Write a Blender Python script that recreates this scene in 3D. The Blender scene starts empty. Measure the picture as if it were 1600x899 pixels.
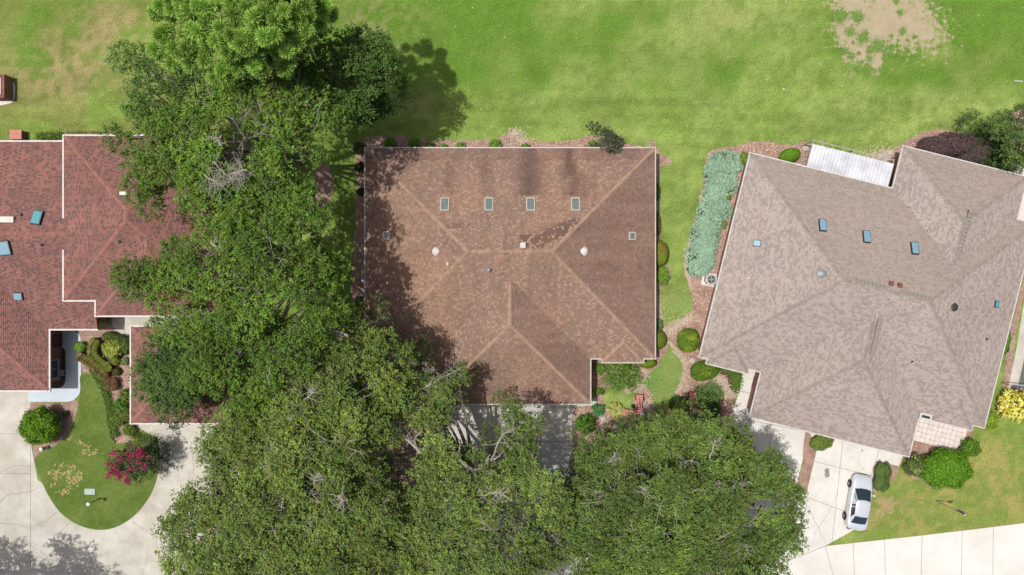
import bpy, bmesh, math, random
import numpy as np
from mathutils import Vector, Matrix
from mathutils.geometry import tessellate_polygon

random.seed(7); RNG = np.random.default_rng(11)
PI = math.pi
S = bpy.context.scene
COL = S.collection

# ------------------------------------------------------------------ camera, sky, sun, exposure
CAMH = 66.0                       # metres above the ground
PXM = 19.0                        # survey scale: photo pixels per metre on the ground
cam_d = bpy.data.cameras.new('camera'); cam = bpy.data.objects.new('camera', cam_d); COL.objects.link(cam)
cam.location = (0, 0, CAMH); cam.rotation_euler = (0, 0, 0)
cam_d.sensor_width = 36; cam_d.lens = 36 * CAMH / (1600 / PXM); cam_d.clip_start = 0.5; cam_d.clip_end = 2000
S.camera = cam
SUN_EL = math.radians(73.8); SUN_AZ = math.radians(275.7)      # azimuth clockwise from +Y
w = bpy.data.worlds.new('World'); S.world = w; w.use_nodes = True
nt = w.node_tree; bgn = nt.nodes['Background']
sky = nt.nodes.new('ShaderNodeTexSky'); sky.sky_type = 'NISHITA'; sky.sun_disc = False
sky.sun_elevation = SUN_EL; sky.sun_rotation = SUN_AZ
nt.links.new(sky.outputs[0], bgn.inputs[0]); bgn.inputs[1].default_value = 0.10
sky.air_density = 0.7; sky.dust_density = 4.5; sky.ozone_density = 0.6
sl = bpy.data.lights.new('sun', 'SUN'); sl.energy = 3.7; sl.angle = math.radians(0.55); sl.color = (1, 0.975, 0.94)
so = bpy.data.objects.new('sun', sl); COL.objects.link(so)
sd = Vector((math.cos(SUN_EL) * math.sin(SUN_AZ), math.cos(SUN_EL) * math.cos(SUN_AZ), math.sin(SUN_EL)))
so.rotation_euler = sd.to_track_quat('Z', 'Y').to_euler(); so.location = (0, 0, 90)
S.view_settings.view_transform = 'Standard'; S.view_settings.look = 'None'
S.view_settings.exposure = 0.07; S.view_settings.gamma = 1

# ------------------------------------------------------------------ helpers
def P(px, py, h=0.0):
    k = (1 - h / CAMH) / PXM
    return Vector(((px - 800) * k, (449.5 - py) * k, h))
def appx(x, y, z):                # world -> photo pixel (for measuring only)
    k = PXM / (1 - z / CAMH)
    return 800 + x * k, 449.5 - y * k
def srgb(v): v /= 255.0; return v / 12.92 if v <= 0.04045 else ((v + 0.055) / 1.055) ** 2.4
def c3(r, g, b, k=0.74): return (srgb(r) * k, srgb(g) * k, srgb(b) * k)

def mat(name, col, rough=0.8, var=0.0, scale=8.0, bump=0.0, bscale=None, attr=None, metallic=0.0, spec=0.3,
        transl=0.0, col2=None, scale2=0.6, emit=None, coat=0.0, trans=0.0, avar=0.25):
    m = bpy.data.materials.new(name); m.use_nodes = True
    n = m.node_tree.nodes; L = m.node_tree.links
    p = n['Principled BSDF']; p.inputs['Roughness'].default_value = rough
    p.inputs['Metallic'].default_value = metallic; p.inputs['Specular IOR Level'].default_value = spec
    p.inputs['Coat Weight'].default_value = coat; p.inputs['Transmission Weight'].default_value = trans
    geo = n.new('ShaderNodeNewGeometry')
    def noise(sc, det=4, ro=0.6):
        t = n.new('ShaderNodeTexNoise'); t.inputs['Scale'].default_value = sc
        t.inputs['Detail'].default_value = det; t.inputs['Roughness'].default_value = ro
        L.new(geo.outputs['Position'], t.inputs['Vector']); return t
    src = None
    if attr:
        a = n.new('ShaderNodeAttribute'); a.attribute_name = attr; src = a.outputs['Color']
    else:
        r = n.new('ShaderNodeRGB'); r.outputs[0].default_value = (*col, 1); src = r.outputs[0]
    if col2 is not None:
        t = noise(scale2, 5); mr = n.new('ShaderNodeMapRange'); mr.inputs[1].default_value = 0.4; mr.inputs[2].default_value = 0.6
        L.new(t.outputs['Fac'], mr.inputs[0])
        mx = n.new('ShaderNodeMix'); mx.data_type = 'RGBA'; L.new(mr.outputs[0], mx.inputs[0])
        L.new(src, mx.inputs[6]); mx.inputs[7].default_value = (*col2, 1); src = mx.outputs[2]
    if var > 0:
        t = noise(scale, 5, 0.7); mr = n.new('ShaderNodeMapRange')
        mr.inputs[1].default_value = 0.3; mr.inputs[2].default_value = 0.7
        mr.inputs[3].default_value = 1 - var; mr.inputs[4].default_value = 1 + var
        L.new(t.outputs['Fac'], mr.inputs[0])
        vm = n.new('ShaderNodeVectorMath'); vm.operation = 'SCALE'
        L.new(src, vm.inputs[0]); L.new(mr.outputs[0], vm.inputs['Scale']); src = vm.outputs[0]
    L.new(src, p.inputs['Base Color'])
    if bump > 0:
        t = noise(bscale or scale * 2, 6, 0.7); b = n.new('ShaderNodeBump'); b.inputs['Strength'].default_value = 1
        b.inputs['Distance'].default_value = bump; L.new(t.outputs['Fac'], b.inputs['Height']); L.new(b.outputs[0], p.inputs['Normal'])
    if emit: p.inputs['Emission Color'].default_value = (*emit, 1); p.inputs['Emission Strength'].default_value = 1
    if transl > 0:
        tr = n.new('ShaderNodeBsdfTranslucent'); ms = n.new('ShaderNodeMixShader'); ms.inputs[0].default_value = transl
        L.new(src, tr.inputs[0]); L.new(p.outputs[0], ms.inputs[1]); L.new(tr.outputs[0], ms.inputs[2])
        L.new(ms.outputs[0], n['Material Output'].inputs[0])
    return m

M = {}
M['lawn'] = mat('lawn', (0, 0, 0), 0.95, 0.32, 6.5, 0.08, 12, attr='col', spec=0.1)
def add_sand(m):
    n = m.node_tree.nodes; L = m.node_tree.links; p = n['Principled BSDF']; src = p.inputs['Base Color'].links[0].from_socket
    geo = n.new('ShaderNodeNewGeometry'); a = n.new('ShaderNodeAttribute'); a.attribute_name = 'sand'
    t = n.new('ShaderNodeTexNoise'); t.inputs['Scale'].default_value = 2.2; t.inputs['Detail'].default_value = 7; t.inputs['Roughness'].default_value = .72; L.new(geo.outputs['Position'], t.inputs['Vector'])
    mr = n.new('ShaderNodeMath'); mr.operation = 'MULTIPLY_ADD'; L.new(t.outputs['Fac'], mr.inputs[0]); mr.inputs[1].default_value = 3.4; mr.inputs[2].default_value = -1.72
    ad = n.new('ShaderNodeMath'); L.new(a.outputs['Fac'], ad.inputs[0]); L.new(mr.outputs[0], ad.inputs[1])
    rg = n.new('ShaderNodeMapRange'); rg.inputs[1].default_value = .40; rg.inputs[2].default_value = .72; L.new(ad.outputs[0], rg.inputs[0])
    mx = n.new('ShaderNodeMix'); mx.data_type = 'RGBA'; L.new(rg.outputs[0], mx.inputs[0]); L.new(src, mx.inputs[6])
    t2 = n.new('ShaderNodeTexNoise'); t2.inputs['Scale'].default_value = 1.2; t2.inputs['Detail'].default_value = 6; L.new(geo.outputs['Position'], t2.inputs['Vector'])
    m2 = n.new('ShaderNodeMix'); m2.data_type = 'RGBA'; L.new(t2.outputs['Fac'], m2.inputs[0]); m2.inputs[6].default_value = (*c3(176, 162, 124), 1); m2.inputs[7].default_value = (*c3(204, 188, 160), 1)
    L.new(m2.outputs[2], mx.inputs[7]); L.new(mx.outputs[2], p.inputs['Base Color'])
add_sand(M['lawn'])
M['island'] = mat('island_grass', c3(96, 118, 52), 0.95, 0.28, 6, 0.05, 16, col2=c3(112, 130, 64), scale2=0.5, spec=0.1)
M['mulch'] = mat('mulch', c3(182, 152, 136), 0.95, 0.35, 9, 0.03, 22, col2=c3(160, 130, 116), scale2=1.3, spec=0.1)
M['chip'] = mat('wood_chip', (0, 0, 0), 0.9, 0.1, 9, attr='col', spec=0.15)
M['soil'] = mat('soil', c3(96, 78, 62), 0.95, 0.35, 7, 0.05, 18, spec=0.1)
M['sand'] = mat('sand', c3(205, 190, 170), 0.95, 0.2, 6, 0.02, 16, spec=0.1)
M['joint'] = mat('joint', c3(142, 136, 124), 0.95, 0.2, 5)
M['conc_w'] = mat('old_concrete', c3(210, 205, 193), 0.9, 0.13, 0.9, 0.006, 25, col2=c3(192, 186, 172), scale2=0.35)
M['conc_e'] = mat('pale_concrete', c3(232, 228, 220), 0.9, 0.07, 1.8, 0.006, 25, col2=c3(222, 217, 207), scale2=0.4)
M['conc_mid'] = mat('driveway_concrete', c3(214, 210, 200), 0.9, 0.09, 1.6, 0.006, 25, col2=c3(200, 196, 184), scale2=0.4)
M['road'] = mat('road_concrete', c3(232, 229, 221), 0.9, 0.05, 1.2, 0.006, 25, col2=c3(224, 219, 208), scale2=0.25)
M['blue_conc'] = mat('bluish_walk', c3(205, 216, 224), 0.8, 0.06, 2, 0.004, 25)  # even pale blue tone over the whole curved walk
M['dark_conc'] = mat('dark_paving', c3(108, 106, 106), 0.9, 0.1, 2, 0.004, 20)
M['crack'] = mat('crack', c3(160, 153, 140), 0.95, 0.2, 5)
M['stain'] = mat('oil_stain', c3(150, 144, 136), 0.8, 0.3, 3)
M['paver'] = mat('paver', c3(238, 226, 218), 0.85, 0.1, 3, 0.005, 25, col2=c3(226, 212, 203), scale2=2.0)
M['white'] = mat('white_trim', c3(212, 208, 202), 0.5, 0.16, 1.5, spec=0.4)
M['grey_trim'] = mat('dull_gutter', c3(196, 190, 184), 0.5, 0.12, 2, spec=0.4)
M['white_metal'] = mat('white_metal', c3(226, 227, 230), 0.4, 0.10, 0.9, spec=0.5, col2=c3(204, 206, 210), scale2=0.8)
M['under'] = mat('soffit', c3(190, 186, 178), 0.8)
M['shingle'] = mat('shingle', (0, 0, 0), 0.95, 0.16, 14, 0.006, 45, attr='col', spec=0.15)
M['deck'] = mat('roof_felt', c3(70, 58, 52), 0.95)
def brick_mat(name, c1, c2, mortar):
    m = bpy.data.materials.new(name); m.use_nodes = True; n = m.node_tree.nodes; L = m.node_tree.links
    p = n['Principled BSDF']; p.inputs['Roughness'].default_value = 0.9
    geo = n.new('ShaderNodeNewGeometry'); sp = n.new('ShaderNodeSeparateXYZ'); cb = n.new('ShaderNodeCombineXYZ'); ad = n.new('ShaderNodeMath')
    L.new(geo.outputs['Position'], sp.inputs[0]); L.new(sp.outputs[0], ad.inputs[0]); L.new(sp.outputs[1], ad.inputs[1])
    L.new(ad.outputs[0], cb.inputs[0]); L.new(sp.outputs[2], cb.inputs[1])
    b = n.new('ShaderNodeTexBrick'); b.inputs['Scale'].default_value = 1; b.inputs['Brick Width'].default_value = 0.22
    b.inputs['Row Height'].default_value = 0.075; b.inputs['Mortar Size'].default_value = 0.008
    b.inputs['Color1'].default_value = (*c1, 1); b.inputs['Color2'].default_value = (*c2, 1); b.inputs['Mortar'].default_value = (*mortar, 1)
    L.new(cb.outputs[0], b.inputs['Vector']); L.new(b.outputs[0], p.inputs['Base Color'])
    bp = n.new('ShaderNodeBump'); bp.inputs['Distance'].default_value = 0.008; bp.invert = True
    L.new(b.outputs['Fac'], bp.inputs['Height']); L.new(bp.outputs[0], p.inputs['Normal'])
    return m
M['brick'] = brick_mat('brick', c3(158, 92, 78), c3(132, 74, 62), c3(180, 168, 155))
M['brick_cap'] = mat('brick_cap', c3(205, 142, 124), 0.9, 0.22, 6, 0.01, 20)
M['terracotta'] = mat('terracotta', c3(186, 112, 84), 0.85, 0.15, 5, 0.004, 20)
M['glass'] = mat('dark_glass', c3(30, 42, 48), 0.06, spec=0.8)
M['sky_glass'] = mat('skylight_pane', c3(118, 134, 132), 0.12, 0.2, 3, spec=0.6)
M['sky_blue'] = mat('blue_dome', c3(134, 172, 188), 0.35, 0.06, 2, spec=0.5)
M['sky_teal'] = mat('teal_dome', c3(100, 166, 172), 0.3, 0.08, 3, spec=0.5)
M['frame_tan'] = mat('skylight_frame', c3(200, 190, 172), 0.5, 0.1, 4)
M['dark'] = mat('dark_metal', c3(52, 50, 50), 0.6, spec=0.4)
M['grey'] = mat('grey_metal', c3(150, 158, 156), 0.45, 0.1, 6, metallic=0.3)
M['ac'] = mat('ac_casing', c3(205, 204, 196), 0.5, 0.06, 3)
M['rust'] = mat('rust_clay', c3(128, 82, 72), 0.8, 0.2, 5)
M['bark'] = mat('oak_bark', c3(142, 132, 118), 0.95, 0.3, 6, 0.02, 20)
M['twig'] = mat('pale_twig', c3(176, 168, 156), 0.9, 0.2, 6)
M['pine_bark'] = mat('pine_bark', c3(130, 100, 80), 0.95, 0.3, 6, 0.03, 12)
M['leaf'] = mat('leaf', (0, 0, 0), 0.55, 0.0, attr='col', spec=0.22, transl=0.12)
M['needle'] = mat('needle', (0, 0, 0), 0.6, 0.0, attr='col', spec=0.25, transl=0.2)
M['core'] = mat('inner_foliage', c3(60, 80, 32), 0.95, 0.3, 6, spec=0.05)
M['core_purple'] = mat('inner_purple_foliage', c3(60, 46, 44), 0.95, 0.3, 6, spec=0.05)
M['globe'] = mat('lamp_globe', c3(248, 244, 232), 0.25, spec=0.5)
M['silver'] = mat('silver_paint', c3(216, 220, 226, .8), 0.3, metallic=0.2, spec=0.5, coat=0.8)
M['silver_side'] = M['silver']
M['carglass'] = mat('car_glass', c3(44, 58, 66), 0.05, spec=0.8, coat=0.3)
M['tyre'] = mat('tyre', c3(36, 36, 38), 0.9)
M['rim'] = mat('rim', c3(205, 206, 208), 0.3, metallic=0.7)
M['red_lens'] = mat('tail_lens', c3(150, 30, 30), 0.2, spec=0.6)
M['clear_lens'] = mat('head_lens', c3(215, 222, 228), 0.1, spec=0.7)
M['plate'] = mat('plate', c3(225, 225, 215), 0.5)
M['flag_red'] = mat('flag_red', c3(190, 50, 62), 0.8); M['flag_white'] = mat('flag_white', c3(235, 228, 228), 0.8); M['flag_blue'] = mat('flag_blue', c3(50, 60, 120), 0.8)
M['door'] = mat('door_paint', c3(120, 60, 48), 0.5); M['garage_door'] = mat('garage_door', c3(222, 216, 204), 0.6, 0.04, 2)
M['pot'] = mat('dark_pot', c3(60, 58, 54), 0.6)
M['stone'] = mat('stone', c3(196, 190, 180), 0.9, 0.2, 5, 0.02, 12)
M['water_lid'] = mat('meter_lid', c3(176, 196, 180), 0.8, 0.1, 6)

def link(name, me, m=None, parent=None, loc=None, smooth=False):
    o = bpy.data.objects.new(name, me); COL.objects.link(o)
    if m is not None: me.materials.append(m)
    if parent is not None: o.parent = parent
    if loc is not None: o.location = loc
    if smooth: me.shade_smooth()
    return o
def tag(o, label=None, cat=None, group=None, kind=None):
    if label: o['label'] = label
    if cat: o['category'] = cat
    if group: o['group'] = group
    if kind: o['kind'] = kind
    return o
def empty(name, loc, rz=0.0):
    o = bpy.data.objects.new(name, None); COL.objects.link(o); o.location = loc; o.rotation_euler.z = rz; o.empty_display_size = 0.3
    return o
def np_mesh(name, V, F, col=None):
    """V (n,3); F (m,4) quads or (m,3) tris; col (m,3) per face"""
    V = np.asarray(V, dtype=np.float32); F = np.asarray(F, dtype=np.int32); k = F.shape[1]
    me = bpy.data.meshes.new(name); me.vertices.add(len(V)); me.vertices.foreach_set('co', V.ravel())
    me.loops.add(F.size); me.loops.foreach_set('vertex_index', F.ravel())
    me.polygons.add(len(F)); me.polygons.foreach_set('loop_start', np.arange(0, F.size, k, dtype=np.int32))
    if col is not None:
        a = me.attributes.new('col', 'FLOAT_COLOR', 'FACE')
        a.data.foreach_set('color', np.concatenate([np.asarray(col, dtype=np.float32), np.ones((len(F), 1), np.float32)], 1).ravel())
    me.update(calc_edges=True); return me
class MB:
    def __init__(s): s.v = []; s.f = []; s.c = []
    def add(s, vs, fs, col=None):
        b = len(s.v); s.v += [tuple(v) for v in vs]; s.f += [tuple(i + b for i in f) for f in fs]
        s.c += [col or (1, 1, 1)] * len(fs)
    def box(s, c, d, rz=0.0, mtx=None, taper=1.0):
        x, y, z = d[0] / 2, d[1] / 2, d[2] / 2
        vs = [Vector((sx * x * (taper if sz > 0 else 1), sy * y * (taper if sz > 0 else 1), sz * z)) for sz in (-1, 1) for sy in (-1, 1) for sx in (-1, 1)]
        R = Matrix.Rotation(rz, 3, 'Z') if mtx is None else mtx
        s.add([R @ v + Vector(c) for v in vs], [(0, 2, 3, 1), (4, 5, 7, 6), (0, 1, 5, 4), (2, 6, 7, 3), (0, 4, 6, 2), (1, 3, 7, 5)])
    def tube(s, pts, rads, n=6, cap=True):
        pts = [Vector(p) for p in pts]; rings = []
        for i, p in enumerate(pts):
            d = (pts[min(i + 1, len(pts) - 1)] - pts[max(i - 1, 0)]); d = d.normalized() if d.length > 1e-6 else Vector((0, 0, 1))
            a = d.cross(Vector((0, 0, 1)) if abs(d.z) < 0.9 else Vector((1, 0, 0))).normalized(); b = d.cross(a)
            rings.append([p + (a * math.cos(2 * PI * k / n) + b * math.sin(2 * PI * k / n)) * rads[i] for k in range(n)])
        vs = [v for r in rings for v in r]; fs = []
        for i in range(len(rings) - 1):
            for k in range(n):
                k2 = (k + 1) % n; fs.append((i * n + k, i * n + k2, (i + 1) * n + k2, (i + 1) * n + k))
        if cap: fs.append(tuple(range(n - 1, -1, -1))); fs.append(tuple((len(rings) - 1) * n + k for k in range(n)))
        s.add(vs, fs)
    def lathe(s, prof, c=(0, 0, 0), n=16, sx=1, sy=1):
        vs = []; fs = []
        for r, z in prof:
            for k in range(n): vs.append((c[0] + r * sx * math.cos(2 * PI * k / n), c[1] + r * sy * math.sin(2 * PI * k / n), c[2] + z))
        for i in range(len(prof) - 1):
            for k in range(n):
                k2 = (k + 1) % n; fs.append((i * n + k, i * n + k2, (i + 1) * n + k2, (i + 1) * n + k))
        fs.append(tuple(range(n - 1, -1, -1))); fs.append(tuple((len(prof) - 1) * n + k for k in range(n)))
        s.add(vs, fs)
    def prism(s, pts, z0, z1):
        n = len(pts); vs = [(p[0], p[1], z0) for p in pts] + [(p[0], p[1], z1) for p in pts]
        tris = tessellate_polygon([[Vector((p[0], p[1], 0)) for p in pts]])
        A = sum(pts[i][0] * pts[(i + 1) % n][1] - pts[(i + 1) % n][0] * pts[i][1] for i in range(n))
        fs = []
        for t in tris:
            a, b, c = t; cr = (pts[b][0] - pts[a][0]) * (pts[c][1] - pts[a][1]) - (pts[c][0] - pts[a][0]) * (pts[b][1] - pts[a][1])
            if cr < 0: a, b, c = a, c, b
            fs.append((a + n, b + n, c + n)); fs.append((c, b, a))
        for i in range(n):
            j = (i + 1) % n; fs.append((i, j, j + n, i + n) if A > 0 else (j, i, i + n, j + n))
        s.add(vs, fs)
    def build(s, name, m, parent=None, loc=None, smooth=False, color=False):
        me = bpy.data.meshes.new(name); me.from_pydata(s.v, [], s.f)
        if color:
            a = me.attributes.new('col', 'FLOAT_COLOR', 'FACE'); a.data.foreach_set('color', [x for c in s.c for x in (*c, 1)])
        return link(name, me, m, parent, loc, smooth)

# value noise (numpy)
_tab = RNG.random((256, 256))
def vnoise(x, y):
    xi = np.floor(x).astype(int); yi = np.floor(y).astype(int); fx = x - xi; fy = y - yi
    fx = fx * fx * (3 - 2 * fx); fy = fy * fy * (3 - 2 * fy)
    a = _tab[xi % 256, yi % 256]; b = _tab[(xi + 1) % 256, yi % 256]; c = _tab[xi % 256, (yi + 1) % 256]; d = _tab[(xi + 1) % 256, (yi + 1) % 256]
    return (a * (1 - fx) + b * fx) * (1 - fy) + (c * (1 - fx) + d * fx) * fy
def fbm(x, y, sc, o=4, off=0.0):
    r = 0; a = 0.5; t = 0
    for i in range(o): r = r + a * vnoise(x * sc + 17.3 * i + off, y * sc + 9.1 * i + off * 1.7); t += a; a *= 0.55; sc *= 2.1
    return r / t
def sstep(x, a, b): t = np.clip((x - a) / (b - a), 0, 1); return t * t * (3 - 2 * t)

def smooth_poly(pts, n=5, closed=True):
    out = []; N = len(pts)
    for i in range(N if closed else N - 1):
        p0 = pts[(i - 1) % N] if closed or i > 0 else pts[0]; p1 = pts[i]; p2 = pts[(i + 1) % N]; p3 = pts[(i + 2) % N] if closed or i < N - 2 else pts[-1]
        for k in range(n):
            t = k / n
            out.append(tuple(0.5 * (2 * p1[j] + (-p0[j] + p2[j]) * t + (2 * p0[j] - 5 * p1[j] + 4 * p2[j] - p3[j]) * t * t + (-p0[j] + 3 * p1[j] - 3 * p2[j] + p3[j]) * t ** 3) for j in (0, 1)))
    if not closed: out.append(tuple(pts[-1]))
    return out
def rough_edge(pts, amp, seg=0.35):
    out = []; N = len(pts)
    for i in range(N):
        a = Vector(pts[i]); b = Vector(pts[(i + 1) % N]); k = max(1, int((b - a).length / seg)); nn = Vector((-(b - a).y, (b - a).x)).normalized() if (b - a).length > 1e-6 else Vector((0, 0))
        for j in range(k): out.append(tuple(a.lerp(b, j / k) + nn * random.uniform(-amp, amp)))
    return out
def Gp(pts): return [tuple(P(*p)[:2]) for p in pts]
def sheet(name, pts, z, m, kind='structure', parent=None, thick=0.0):
    b = MB()
    if thick > 0: b.prism(pts, z - thick, z)
    else:
        n = len(pts); vs = [(p[0], p[1], z) for p in pts]; fs = []
        for t in tessellate_polygon([[Vector((p[0], p[1], 0)) for p in pts]]):
            a, bb, c = t; cr = (pts[bb][0] - pts[a][0]) * (pts[c][1] - pts[a][1]) - (pts[c][0] - pts[a][0]) * (pts[bb][1] - pts[a][1])
            fs.append((a, bb, c) if cr > 0 else (a, c, bb))
        b.add(vs, fs)
    o = b.build(name, m, parent)
    if kind: o['kind'] = kind
    return o
def inside(pts, x, y):
    r = False; n = len(pts); j = n - 1
    for i in range(n):
        if (pts[i][1] > y) != (pts[j][1] > y) and x < (pts[j][0] - pts[i][0]) * (y - pts[i][1]) / (pts[j][1] - pts[i][1]) + pts[i][0]: r = not r
        j = i
    return r

# ------------------------------------------------------------------ the lawn (one sheet, colour of the turf measured in patches)
def lawn():
    st = 0.25; X = np.arange(-58, 58 + st, st); Y = np.arange(-36, 36 + st, st)
    gx, gy = np.meshgrid(X, Y); V = np.stack([gx.ravel(), gy.ravel(), np.zeros(gx.size)], 1)
    nx, ny = len(X), len(Y); i = np.arange(nx - 1); j = np.arange(ny - 1); ii, jj = np.meshgrid(i, j); a = (jj * nx + ii).ravel()
    F = np.stack([a, a + 1, a + nx + 1, a + nx], 1)
    cx = gx.ravel(); cy = gy.ravel()
    px = 800 + cx * PXM; py = 449.5 - cy * PXM
    C = lambda *a: np.array(c3(*a))
    n1 = fbm(cx, cy, 0.16, 4, 3); n2 = fbm(cx, cy, 0.5, 4, 31); n3 = fbm(cx, cy, 1.9, 4, 77); n4 = fbm(cx * .25, cy * 1.6, 1.0, 4, 55)
    light = C(154, 172, 94); mid = C(134, 158, 74); deep = C(108, 144, 54); olive = C(134, 140, 74); dry = C(172, 156, 112); sandc = C(196, 174, 146)
    mixf = lambda A, B, t: A * (1 - t[:, None]) + B * t[:, None]
    col = mixf(np.tile(mid, (len(cx), 1)), np.tile(light, (len(cx), 1)), sstep(.5 * n2 + .5 * n3, .3, .7))
    gs = lambda x, y, rx, ry: np.exp(-(((px - x) / rx) ** 2 + ((py - y) / ry) ** 2))
    band = sstep(py, 120, 160)                                   # mown strip along the houses is paler
    dp = sstep(n1 + 0.25 * (n3 - .5), .40, .6) * (1 - 0.75 * band)
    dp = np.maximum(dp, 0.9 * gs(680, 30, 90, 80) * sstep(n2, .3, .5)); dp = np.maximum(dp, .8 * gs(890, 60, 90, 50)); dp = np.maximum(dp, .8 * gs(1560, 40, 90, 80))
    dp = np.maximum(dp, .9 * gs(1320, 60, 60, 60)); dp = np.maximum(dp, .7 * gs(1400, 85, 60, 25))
    col = mixf(col, np.tile(deep, (len(cx), 1)), dp)
    lf = 1 - sstep(px, 240, 620); up = 1 - sstep(py, 190, 240)
    col = mixf(col, np.tile(olive, (len(cx), 1)), np.clip(.75 * lf * up * sstep(n2, .25, .6), 0, 1))
    dr = np.clip(gs(115, 105, 70, 50) + gs(180, 40, 60, 40) + gs(590, 40, 60, 50) * .8 + .5 * gs(640, 160, 40, 25) + gs(60, 120, 60, 30) * .6 + gs(1130, 30, 40, 30) * .3 + .5 * gs(990, 10, 20, 12) + gs(1530, 90, 60, 15) * .4, 0, 1)
    col = mixf(col, np.tile(dry, (len(cx), 1)), np.clip(dr * sstep(n3 * .6 + n2 * .4, .38, .62) * .85, 0, 1))
    # mowing stripes, soft
    stp = 0.5 + 0.5 * np.sin(py / 5.5 + 1.5 * fbm(cx, cy, .05, 2)); col = col * (1 + 0.07 * (stp - .5) * band * (px > 600))[:, None] * (1 + .55 * (n4 - .5) * (.3 + .7 * band) + .4 * (n3 - .5))[:, None]
    # darker smudges in the mown strip
    sm = gs(930, 165, 45, 22) * .35 + gs(808, 185, 14, 30) * .35 + gs(1330, 190, 20, 22) * .3 + gs(1050, 95, 90, 18) * .3 + gs(1530, 125, 20, 14) * .3 + gs(1480, 135, 26, 12) * .3 + gs(1130, 200, 18, 26) * .25
    col = mixf(col, np.tile(C(92, 122, 52), (len(cx), 1)), np.clip(sm * 1.3, 0, .6))
    # bare sandy ground at the top right
    sd_ = np.clip(1.08 * gs(1395, 22, 72, 38) + .95 * gs(1330, 45, 26, 16) + 1.0 * gs(1345, 78, 20, 22) + .9 * gs(1369, 97, 10, 18) + .7 * gs(1350, 60, 40, 30) + .35 * gs(1440, 70, 50, 40) + .8 * gs(1318, 5, 26, 10) + .5 * gs(1326, 118, 12, 5) + .7 * gs(1322, 92, 5, 10) + .3 * gs(1450, 55, 40, 20) + .35 * gs(1225, 5, 20, 8) + .35 * gs(1288, 100, 12, 10), 0, 1.2)
    # side lawn right of the eastern house, yellowing
    er = sstep(px, 1290, 1400) * sstep(py, 640, 720)
    col = mixf(col, np.tile(C(134, 150, 72), (len(cx), 1)), er * .7)
    col = mixf(col, np.tile(C(188, 168, 104), (len(cx), 1)), np.clip(er * sstep(n2 * .5 + n3 * .5, .40, .66) * .6, 0, 1))
    col = mixf(col, np.tile(C(190, 160, 124), (len(cx), 1)), np.clip(gs(1385, 785, 26, 34) * sstep(n3, .4, .6) * .8, 0, 1))
    # grass between the houses
    cl = gs(1055, 560, 60, 110); col = mixf(col, np.tile(C(142, 158, 92), (len(cx), 1)), np.clip(cl * .6, 0, 1))
    cl = gs(1005, 590, 30, 20) + gs(1075, 475, 14, 10) * .6; col = mixf(col, np.tile(C(112, 156, 78), (len(cx), 1)), np.clip(cl * .8, 0, 1))
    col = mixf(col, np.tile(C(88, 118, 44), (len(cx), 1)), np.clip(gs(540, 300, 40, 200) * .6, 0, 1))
    me = np_mesh('lawn', V, F); at = me.attributes.new('col', 'FLOAT_COLOR', 'POINT'); cc = col * (0.95 + .1 * RNG.random((len(cx), 1)))
    at.data.foreach_set('color', np.concatenate([cc, np.ones((len(cx), 1))], 1).astype(np.float32).ravel())
    at = me.attributes.new('sand', 'FLOAT', 'POINT'); at.data.foreach_set('value', sd_.astype(np.float32))
    o = link('lawn', me, M['lawn']); o['kind'] = 'structure'
    b = MB(); far = tuple(mid)
    for x0, x1, y0, y1 in ((-500, -58, -500, 500), (58, 500, -500, 500), (-58, 58, -500, -36), (-58, 58, 36, 500)):
        b.add([(x0, y0, 0), (x1, y0, 0), (x1, y1, 0), (x0, y1, 0)], [(0, 1, 2, 3)], far)
    b.build('ground', M['lawn'], color=True)['kind'] = 'structure'
lawn()

# ------------------------------------------------------------------ leaf mesh tools
def rand_unit(n):
    v = RNG.normal(size=(n, 3)); return v / np.linalg.norm(v, axis=1, keepdims=True)
def leaves(name, pos, nrm, size, col, parent, m, aspect=0.5, updir=None, jit=.7, loc=None):
    """one diamond shaped leaf per position"""
    n = len(pos); nr = nrm + rand_unit(n) * jit; nr /= np.linalg.norm(nr, axis=1, keepdims=True) + 1e-9
    d = rand_unit(n) if updir is None else updir + rand_unit(n) * .35
    d = d - nr * np.sum(d * nr, 1, keepdims=True); d /= np.linalg.norm(d, axis=1, keepdims=True) + 1e-9
    s = np.cross(nr, d); sz = (size * (0.7 + .6 * RNG.random(n)))[:, None]
    V = np.stack([pos - d * sz * .5, pos + s * sz * aspect * .5, pos + d * sz * .5, pos - s * sz * aspect * .5], 1).reshape(-1, 3)
    F = np.arange(4 * n).reshape(n, 4)
    me = np_mesh(name, V, F, col); return link(name, me, m, parent, loc)
def jcol(base, n, v=.18, hue=.08):
    b = np.array(base)[None, :] * np.exp(RNG.normal(0, v, (n, 1))); b = b * np.exp(RNG.normal(0, hue, (n, 3))); return np.clip(b, 0.003, .9)

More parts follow.
